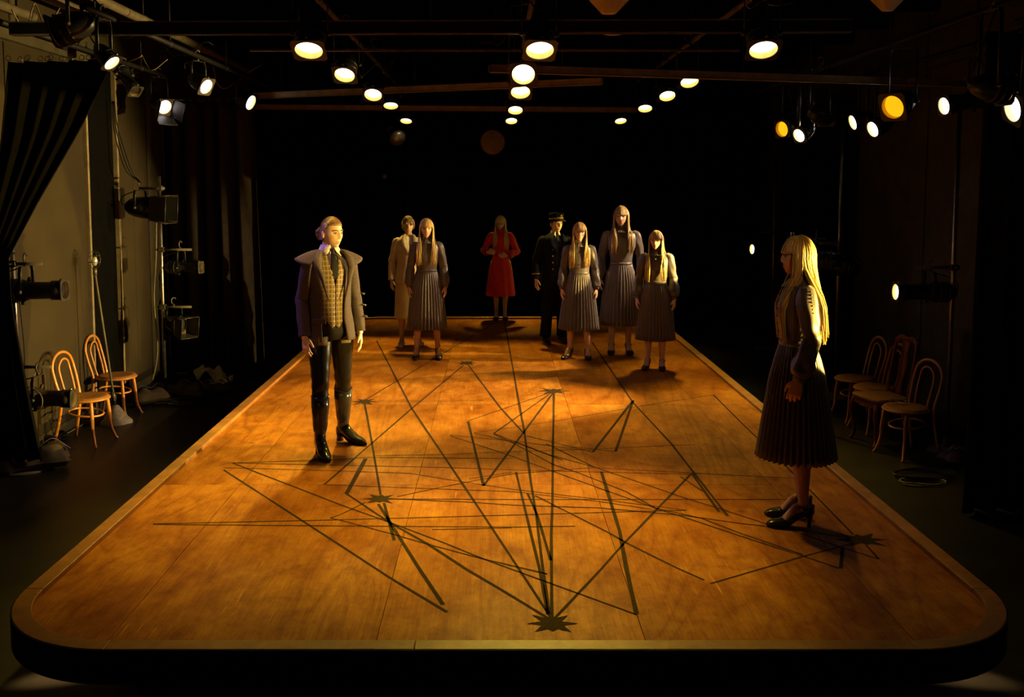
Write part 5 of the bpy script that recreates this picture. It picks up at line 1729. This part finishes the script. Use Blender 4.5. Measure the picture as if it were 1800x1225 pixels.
for s in (-1, 1):
    mb = MB()
    prof = [(0.066, -0.050, 1.462), (0.088, -0.082, 1.41), (0.098, -0.120, 1.33), (0.085, -0.140, 1.22), (0.060, -0.144, 1.10)]
    outer = [(0.105, -0.040, 1.452), (0.150, -0.085, 1.405), (0.158, -0.112, 1.345), (0.112, -0.140, 1.24), (0.062, -0.146, 1.095)]
    mb.grid([[V((s * x, y - 0.012, z(q))) for x, y, q in prof], [V((s * (x + X_) / 2, (y + Y_) / 2 - 0.020, z((q + Q_) / 2))) for (x, y, q), (X_, Y_, Q_) in zip(prof, outer)], [V((s * x, y - 0.014, z(q))) for x, y, q in outer]])
    mb.build('lapel', 'brown_tweed', f.root, solid=0.006)
    f.sleeve(s, 'brown_tweed', [0.052, 0.058, 0.057, 0.054, 0.051, 0.049, 0.049, 0.048, 0.046, 0.045, 0.043], ripple=0.06, to=1.0, seed=5, n=24)
mb = MB(); mb.box((-0.125, -0.128, z(0.945)), (0.10, 0.008, 0.035), Matrix.Rotation(-0.55, 3, 'Z')); mb.build('pocket_flap', 'brown_tweed', f.root, smooth=False, bevel=0.003)
for q in range(3):
    mb = MB(); mb.tube([V((0.250 + 0.003 * q, 0.03 - 0.02 * q, z(1.12 - 0.085 * q))), V((0.275 + 0.003 * q, 0.01 - 0.02 * q, z(1.115 - 0.085 * q)))], 0.007, 6); mb.build('toggle', 'button_dark', f.root)
# leggings with leather panels, patches, boots
mb = MB(); ring_loft(mb, [(z(1.0), 0, 0, 0.13, 0.105), (z(0.92), 0, 0, 0.165, 0.118), (z(0.85), 0, 0, 0.172, 0.115), (z(0.80), 0, 0.0, 0.15, 0.09), (z(0.785), 0, 0, 0.05, 0.05)], 32); mb.build('trouser_seat', 'black_cloth', f.root)
f.tube_legs('black_leather', [0.094, 0.096, 0.084, 0.068, 0.060, 0.061, 0.054, 0.046], to=0.9, ripple=0.05)
for s in (-1, 1):
    j = f.J[s]
    c = lerp(j['hip'], j['knee'], 0.26)
    mb = MB(); ring_loft(mb, [(c.z + 0.028, c.x, c.y, 0.0925, 0.0925), (c.z, c.x, c.y, 0.0915, 0.0915), (c.z - 0.028, c.x, c.y, 0.0895, 0.0895)], 14, gap=lambda t: (PI - 0.5, 0.2 - 0.35) if False else (-0.42 + 2 * PI - 0.9 + 0.0, 0.42) if False else (0, 0))
    # keep only the front arc
    mb2 = MB(); mb2.grid([[V((c.x + 0.0995 * math.cos(a), c.y + 0.0995 * math.sin(a), c.z + dz - 0.0 * dz)) for a in np.linspace(-PI / 2 - 0.42, -PI / 2 + 0.42, 9)] for dz in (0.032, 0, -0.032)])
    mb2.build('patch', 'khaki_patch', f.root, solid=0.003)
    an, toe = j['ank'], j['toe']
    side = V((-toe.y, toe.x, 0))
    g = lambda fw, z_, o=0.0: V((an.x, an.y, 0)) + toe * fw + side * o + V((0, 0, z_))
    mid = lerp(j['knee'], an, 0.30)
    mb = MB()
    pts = [mid, lerp(mid, an, 0.25), lerp(mid, an, 0.6), lerp(mid, an, 0.9), an + V((0, 0, -0.02)), g(0.02, 0.055 + hh * 0.8), g(0.075, 0.046 + hh * 0.35), g(0.13, 0.036), g(0.185, 0.030), g(0.235, 0.020), g(0.252, 0.016)]
    mb.tube(pts, [(0.067, 0.069), (0.066, 0.068), (0.056, 0.059), (0.043, 0.049), (0.042, 0.052), (0.041, 0.050), (0.043, 0.038), (0.046, 0.030), (0.040, 0.024), (0.018, 0.014), (0.008, 0.008)], 20, caps=True, ref=side,
            disp=lambda t, th: 1 + 0.02 * math.sin(40 * t) * math.exp(-((t - 0.42) / 0.15) ** 2))
    mb.ellipsoid(g(-0.022, 0.04 + hh), (0.040, 0.042, 0.045), 14, 10)
    bt = mb.build('boot', 'shoe_leather', f.root)
    mb = MB(); mb.tube([g(-0.03, 0.035 + hh), g(-0.036, 0.03), g(-0.036, 0.0)], [0.036, 0.026, 0.028], 14); mb.build('heel', 'shoe_leather', bt)
    mb = MB(); mb.tube([g(-0.04, 0.008 + hh), g(0.03, 0.006 + hh * 0.7), g(0.10, 0.008), g(0.15, 0.006), g(0.21, 0.006), g(0.245, 0.008)], [(0.03, 0.006), (0.03, 0.006), (0.042, 0.006), (0.046, 0.006), (0.034, 0.006), (0.01, 0.005)], 10, ref=side); mb.build('sole', 'black_cloth', bt)
    mb = MB(); top_ = mid
    mb.tube([top_ + V((0.068 * math.cos(a), 0.070 * math.sin(a), 0.012 * math.cos(2 * a))) for a in np.linspace(0, 2 * PI, 25)[:-1]], 0.004, 6, closed=True, ref=(0, 0, 1)); mb.build('boot_welt', 'shoe_leather', bt)

# --- profile-view woman at the right
f = Figure('long-haired blonde person seen in profile at the right, dark pleated satin dress and heels', (1394, 917), 413, -94, heel=0.075, head_yaw=-2, head_pitch=-3,
           feet={1: (0.085, -0.01, 3), -1: (-0.095, 0.02, -4)}, voxel=0.0042, skin=(0.50, 0.29, 0.19), legs_tint=(0.40, 0.21, 0.14),
           arms={1: dict(E=(0.225, 0.025, 1.11), W=(0.225, -0.045, 0.865), curl=(0.3, 0.5, 0.4)), -1: dict(E=(-0.225, 0.03, 1.11), W=(-0.235, -0.03, 0.865))})
f.body(); f.brows((0.30, 0.18, 0.07)); f.dress('grey_satin', 40, hem=0.345, seed=3, flare=0.25, puff=1.05); f.heels(strap='a')
f.long_hair((0.62, 0.42, 0.13), 0.50, seed=2, front_share=0.42, fine=2.3, wind=0.03)

# --- cream-suited woman
f = Figure('person in a cream suit with short curly hair, half hidden behind a grey-dressed person, left', (719, 607), 378, 12, heel=0.05, head_yaw=-4, feet={1: (0.12, 0.06, 12), -1: (-0.095, -0.02, -8)}, skin=(0.46, 0.29, 0.18), legs_tint=(0.36, 0.22, 0.13),
           arms={-1: hang(-1, 0.01), 1: hang(1, 0.01)}, hair_top=0.025)
f.body(); f.brows((0.08, 0.05, 0.03)); hh = f.hh
mb = MB(); f.scalp(mb, (0.12, 0.075, 0.03), 1.07, 0.05, -0.07)
rg = random.Random(5)
for k in range(230):
    th = rg.uniform(0, 2 * PI); u = rg.random()
    fr = 0.5 - 0.5 * math.cos(th + PI / 2)
    phm = 1.25 + 0.95 * fr ** 0.8
    ph = phm * u ** 0.6
    tn = rg.uniform(0.6, 1.6); mb.cur = tuple(c * tn for c in (0.16, 0.10, 0.04))
    c = V((0.082 * math.sin(ph) * math.cos(th), 0.104 * math.sin(ph) * math.sin(th), 0.124 * math.cos(ph)))
    r = rg.uniform(0.008, 0.013)
    t0 = rg.uniform(0, 6)
    n_ = c.normalized(); e1 = n_.orthogonal().normalized(); e2 = n_.cross(e1)
    mb.tube([f.HM @ (c + (e1 * math.cos(a + t0) + e2 * math.sin(a + t0)) * r + n_ * (0.006 * a / 5)) for a in np.linspace(0, 5.2, 8)], [0.0065, 0.007, 0.007, 0.007, 0.0065, 0.006, 0.005, 0.003], 6)
mb.build('hair', 'hair_fibre', f.root)
mb = MB(); ring_loft(mb, interp_rings([(1.02 + hh, 0, 0, 0.13, 0.105), (0.92 + hh, 0, 0.002, 0.17, 0.125), (0.80 + hh, 0, 0.004, 0.182, 0.135), (0.55 + hh, 0, 0.004, 0.182, 0.138), (0.33 + hh, 0, 0.004, 0.195, 0.15)], 16), 48, lambda t, th: 1 + 0.012 * math.sin(5 * th) * t); mb.build('skirt', 'cream_wool', f.root, solid=0.004)
mb = MB()
keys = [(0.80, 0, 0.004, 0.205, 0.158), (0.90, 0, 0.002, 0.192, 0.148), (1.04, 0, -0.002, 0.155, 0.128), (1.18, 0, -0.008, 0.158, 0.132), (1.31, 0, -0.004, 0.170, 0.128), (1.385, 0, 0.006, 0.166, 0.102), (1.425, 0, 0.012, 0.11, 0.082), (1.455, 0, 0.014, 0.074, 0.070)]
ring_loft(mb, interp_rings([(a + hh, b, c, d, e) for a, b, c, d, e in keys], 26), 56, lambda t, th: 1 + 0.006 * math.sin(7 * th + 4 * t), gap=lambda t: 0.02 + 0.75 * max(0, t - 0.6))
mb.build('jacket', 'cream_wool', f.root, solid=0.005)
mb = MB(); ring_loft(mb, interp_rings([(1.0 + hh, 0, -0.004, 0.124, 0.1), (1.2 + hh, 0, -0.01, 0.14, 0.112), (1.32 + hh, 0, -0.006, 0.152, 0.11), (1.40 + hh, 0, 0.004, 0.13, 0.085), (1.44 + hh, 0, 0.01, 0.07, 0.065)], 10), 32); mb.build('blouse', 'shirt_cotton', f.root)
for s in (-1, 1):
    f.sleeve(s, 'cream_wool', [0.052, 0.058, 0.057, 0.054, 0.052, 0.050, 0.050, 0.049, 0.048, 0.047, 0.047], ripple=0.04, seed=8)
    mb = MB(); prof = [(0.045, -0.045, 1.475), (0.05, -0.085, 1.41), (0.035, -0.125, 1.31), (0.008, -0.138, 1.21)]; outer = [(0.085, -0.02, 1.455), (0.115, -0.075, 1.40), (0.105, -0.118, 1.34), (0.012, -0.141, 1.205)]
    mb.grid([[V((s * x, y - 0.014, q + hh)) for x, y, q in prof], [V((s * x, y - 0.016, q + hh)) for x, y, q in outer]]); mb.build('lapel', 'cream_wool', f.root, solid=0.006)
for k in range(3):
    bb = MB(); bb.ellipsoid((0.0, -0.140, 1.17 - 0.09 * k + hh), (0.010, 0.006, 0.010), 8, 6); bb.build('button', 'cream_leather', f.root)
mb = MB()
for k in range(7):
    a = k * 2 * PI / 7
    mb.ellipsoid((-0.09 + 0.018 * math.cos(a), -0.128, 1.33 + hh + 0.018 * math.sin(a)), (0.012, 0.008, 0.012), 8, 6)
mb.ellipsoid((-0.09, -0.134, 1.33 + hh), (0.009, 0.008, 0.009), 8, 6)
mb.build('brooch', 'trim_grey', f.root)
f.heels('cream_leather', strap=None)

# --- the grey-dressed persons and the red one
LT = (0.50, 0.27, 0.16)
GP = 'persons in matching grey pleated dresses'
f = Figure('blonde person in a grey pleated dress standing before the cream-suited person', (751, 630), 383, 2, heel=0.065, head_yaw=2, feet={1: (0.135, 0, 6), -1: (-0.135, 0, -2)}, skin=SK, legs_tint=LT, arms={1: hang(1, 0.01), -1: hang(-1, 0.0, 0.02)}, group=GP)
f.body(); f.brows((0.25, 0.15, 0.06)); f.dress('grey_satin', 34, seed=11, flare=0.235); f.heels(); f.long_hair((0.60, 0.40, 0.13), 0.45, seed=3, front_share=0.60, fine=1.9)
f = Figure('smiling blonde person in a grey pleated dress, in front of the uniformed person', (1017, 630), 390, -4, heel=0.065, head_yaw=3, feet={1: (0.115, -0.03, 4), -1: (-0.115, 0.0, -26)}, skin=SK, legs_tint=LT, arms={1: hang(1, 0.0), -1: hang(-1, 0.0)}, group=GP)
f.body(); f.brows((0.25, 0.15, 0.06)); f.dress('grey_satin', 34, seed=12, flare=0.245); f.heels(); f.long_hair((0.58, 0.36, 0.11), 0.44, seed=4, front_share=0.68, fine=1.9)
f = Figure('tallest person, broad-shouldered, blonde wig and grey dress, standing behind two others', (1090, 622), 361, -2, heel=0.06, head_yaw=-10, feet={1: (0.10, 0, 3), -1: (-0.10, 0, -6)}, skin=(0.48, 0.29, 0.18), legs_tint=(0.42, 0.23, 0.13), male=True, broad=1.12, arms={1: hang(1, 0.03), -1: hang(-1, 0.03, 0.02)}, group=GP)
f.body(); f.brows((0.12, 0.08, 0.04)); f.dress('grey_satin', 34, seed=13, flare=0.235, hem=0.30, waist=1.03); f.heels(); f.long_hair((0.48, 0.34, 0.14), 0.42, seed=5, front_share=0.62, fine=1.9)
f = Figure('shortest blonde person in a grey dress, face half lit, nearest of the right group', (1151, 649), 404, -14, heel=0.06, head_yaw=-6, feet={1: (0.085, 0, 6), -1: (-0.095, 0, -8)}, skin=(0.60, 0.38, 0.27), legs_tint=(0.56, 0.32, 0.26), arms={1: hang(1, 0.012, -0.02), -1: hang(-1, 0.012)}, group=GP)
f.body(); f.brows((0.25, 0.15, 0.06)); f.dress('grey_satin', 34, seed=14, flare=0.23, puff=1.1); f.heels(); f.long_hair((0.62, 0.42, 0.12), 0.50, seed=6, front_share=0.62, fine=1.9)
f = Figure('blonde person in a red dress at the far end, forearms raised to the waist', (880, 562), 377, 0, heel=0.055, head_yaw=-3, head_pitch=14, feet={1: (0.07, 0, 4), -1: (-0.07, 0, -4)}, skin=(0.52, 0.34, 0.2), legs_tint=(0.36, 0.24, 0.12),
           arms={1: dict(E=(0.275, 0.03, 1.10), W=(0.105, -0.175, 1.035), d=(-1, -0.25, 0.02), u=(0, -0.3, 1), n=(0, 1, 0.2)),
                 -1: dict(E=(-0.285, 0.02, 1.12), W=(-0.215, -0.20, 1.10), d=(0.75, -0.6, 0.05), u=(0, -0.2, 1), n=(0.4, 1, 0))})
f.body(); f.brows((0.25, 0.15, 0.06)); f.dress('red_wool', 0, seed=15, flare=0.245, hem=0.36, waist=1.03, puff=1.05, buttons=False); f.heels(); f.long_hair((0.55, 0.42, 0.17), 0.42, seed=7, front_share=0.6, fine=1.9)

# --- uniformed person
f = Figure('person in a dark double-breasted uniform with brass buttons and a peaked cap', (975, 604), 372, 14, heel=0.02, head_yaw=14, head_pitch=0, feet={1: (0.13, 0.03, 14), -1: (-0.12, -0.01, -4)}, skin=(0.58, 0.38, 0.22), male=True, broad=1.1, arms={1: hang(1, 0.035), -1: hang(-1, 0.045, 0.01)}, hair_top=0.045)
f.body(); f.brows((0.02, 0.015, 0.01)); hh = f.hh
mb = MB(); mb.cur = (0.025, 0.018, 0.012); f.scalp(mb, (0.025, 0.018, 0.012), 1.05, 0.045, -0.07)
for s in (-1, 1):
    mb.tube([f.HM @ V((s * 0.077, -0.012, 0.03)), f.HM @ V((s * 0.0765, -0.014, 0.0)), f.HM @ V((s * 0.074, -0.014, -0.022))], [(0.004, 0.012), (0.004, 0.011), (0.002, 0.006)], 6)
mb.build('hair', 'hair_fibre', f.root)
cap = MB()
rows = []
for zz, r in ((0.050, 1.085), (0.075, 1.10), (0.088, 1.10), (0.112, 1.16), (0.128, 1.20), (0.142, 1.08), (0.150, 0.75), (0.153, 0.0)):
    rows.append([f.HM @ V((0.080 * r * math.cos(a), 0.002 + 0.100 * r * math.sin(a), zz + 0.012 * -math.sin(a) * (r > 1))) for a in np.linspace(0, 2 * PI, 33)[:-1]])
cap.grid(rows, wrap=True); co = cap.build('cap', 'navy_wool', f.root)
q = MB(); q.grid([[f.HM @ V((0.0885 * math.cos(a), 0.002 + 0.1105 * math.sin(a), zz - 0.012 * math.sin(a))) for a in np.linspace(0, 2 * PI, 33)[:-1]] for zz in (0.060, 0.078)], wrap=True); q.build('cap_band', 'gold_braid', co, solid=0.003)
q = MB(); q.grid([[f.HM @ V((0.088 * rr * math.cos(a), 0.002 + 0.108 * rr * math.sin(a) * (1.0 if rr == 1 else 1.05), 0.058 + 0.010 - (rr - 1) * 0.085)) for a in np.linspace(-PI + 0.45, -0.45, 17)] for rr in (1.0, 1.2, 1.36)]); q.build('cap_peak', 'shoe_leather', co, solid=0.004)
q = MB(); q.ellipsoid(f.HM @ V((0, -0.122, 0.108)), (0.013, 0.006, 0.013), 10, 6); q.build('cap_badge', 'gold_braid', co)
mb = MB(); ring_loft(mb, interp_rings([(1.1 + hh, 0, -0.006, 0.12, 0.09), (1.28 + hh, 0, -0.012, 0.145, 0.108), (1.38 + hh, 0, 0, 0.14, 0.09), (1.42 + hh, 0, 0.01, 0.09, 0.07), (1.455 + hh, 0, 0.01, 0.06, 0.06), (1.495 + hh, 0, 0.006, 0.058, 0.059)], 14), 36); mb.build('shirt', 'shirt_cotton', f.root)
mb = MB()
for s in (-1, 1):
    mb.add([V((s * 0.004, -0.058, 1.49 + hh)), V((s * 0.045, -0.045, 1.48 + hh)), V((s * 0.055, -0.075, 1.43 + hh)), V((s * 0.022, -0.080, 1.445 + hh))], [(0, 1, 2, 3)])
mb.build('shirt_collar', 'shirt_cotton', f.root, solid=0.004)
mb = MB(); mb.tube([(0, -0.068, 1.475 + hh), (0, -0.085, 1.44 + hh), (0, -0.114, 1.36 + hh), (0, -0.13, 1.25 + hh)], [(0.014, 0.010), (0.012, 0.008), (0.026, 0.006), (0.032, 0.006)], 10, ref=(1, 0, 0)); mb.build('necktie', 'black_cloth', f.root)
mb = MB()
keys = [(0.72, 0, 0.0, 0.212, 0.150), (0.90, 0, 0.0, 0.190, 0.140), (1.05, 0, -0.002, 0.170, 0.135), (1.2, 0, -0.006, 0.182, 0.140), (1.32, 0, -0.002, 0.196, 0.134), (1.39, 0, 0.006, 0.188, 0.106), (1.43, 0, 0.012, 0.118, 0.086), (1.46, 0, 0.014, 0.074, 0.072)]
ring_loft(mb, interp_rings([(a + hh, b, c, d, e) for a, b, c, d, e in keys], 26), 56, gap=lambda t: 0.01 + 1.0 * max(0, t - 0.62)); jk = mb.build('coat', 'navy_wool', f.root, solid=0.005)
for s in (-1, 1):
    for k in range(4):
        bb = MB(); bb.ellipsoid((s * 0.075, -0.138 - 0.004 * (k == 0), 1.25 - 0.085 * k + hh), (0.0105, 0.007, 0.0105), 10, 6); bb.build('button', 'gold_braid', jk)
    f.sleeve(s, 'navy_wool', [0.056, 0.064, 0.062, 0.059, 0.056, 0.055, 0.054, 0.053, 0.052, 0.052, 0.052], ripple=0.03, seed=21)
    j = f.J[s]; d = (j['W'] - j['E']).normalized()
    mb = MB(); mb.tube([j['W'] - d * 0.075, j['W'] - d * 0.06], 0.0555, 20, caps=False); mb.build('sleeve_braid', 'gold_braid', f.root, solid=0.003)
    mb = MB(); prof = [(0.05, -0.045, 1.465), (0.06, -0.09, 1.40), (0.04, -0.132, 1.30), (0.008, -0.146, 1.20)]; outer = [(0.10, -0.02, 1.45), (0.13, -0.08, 1.39), (0.12, -0.122, 1.33), (0.014, -0.149, 1.195)]
    mb.grid([[V((s * x, y - 0.014, q_ + hh)) for x, y, q_ in prof], [V((s * x, y - 0.016, q_ + hh)) for x, y, q_ in outer]]); mb.build('lapel', 'navy_wool', f.root, solid=0.006)
mb = MB(); ring_loft(mb, [(1.0 + hh, 0, 0, 0.14, 0.11), (0.9 + hh, 0, 0, 0.168, 0.118), (0.82 + hh, 0, 0, 0.16, 0.1), (0.785 + hh, 0, 0, 0.06, 0.05)], 28); mb.build('trouser_seat', 'navy_wool', f.root)
f.tube_legs('navy_wool', [0.10, 0.105, 0.096, 0.085, 0.078, 0.074, 0.072, 0.073, 0.075], to=1.0)
f.heels(strap=None)
mb = MB()
for s in (-1, 1):   # laced upper of each black shoe
    j = f.J[s]; an, toe = j['ank'], j['toe']
    q = MB(); q.tube([an + V((0, 0, -0.03)), an + toe * 0.05 + V((0, 0, -0.03)), an + toe * 0.11 + V((0, 0, -0.055))], [(0.042, 0.03), (0.042, 0.028), (0.043, 0.022)], 12, ref=V((-toe.y, toe.x, 0))); q.build('shoe_upper', 'shoe_leather', f.root)
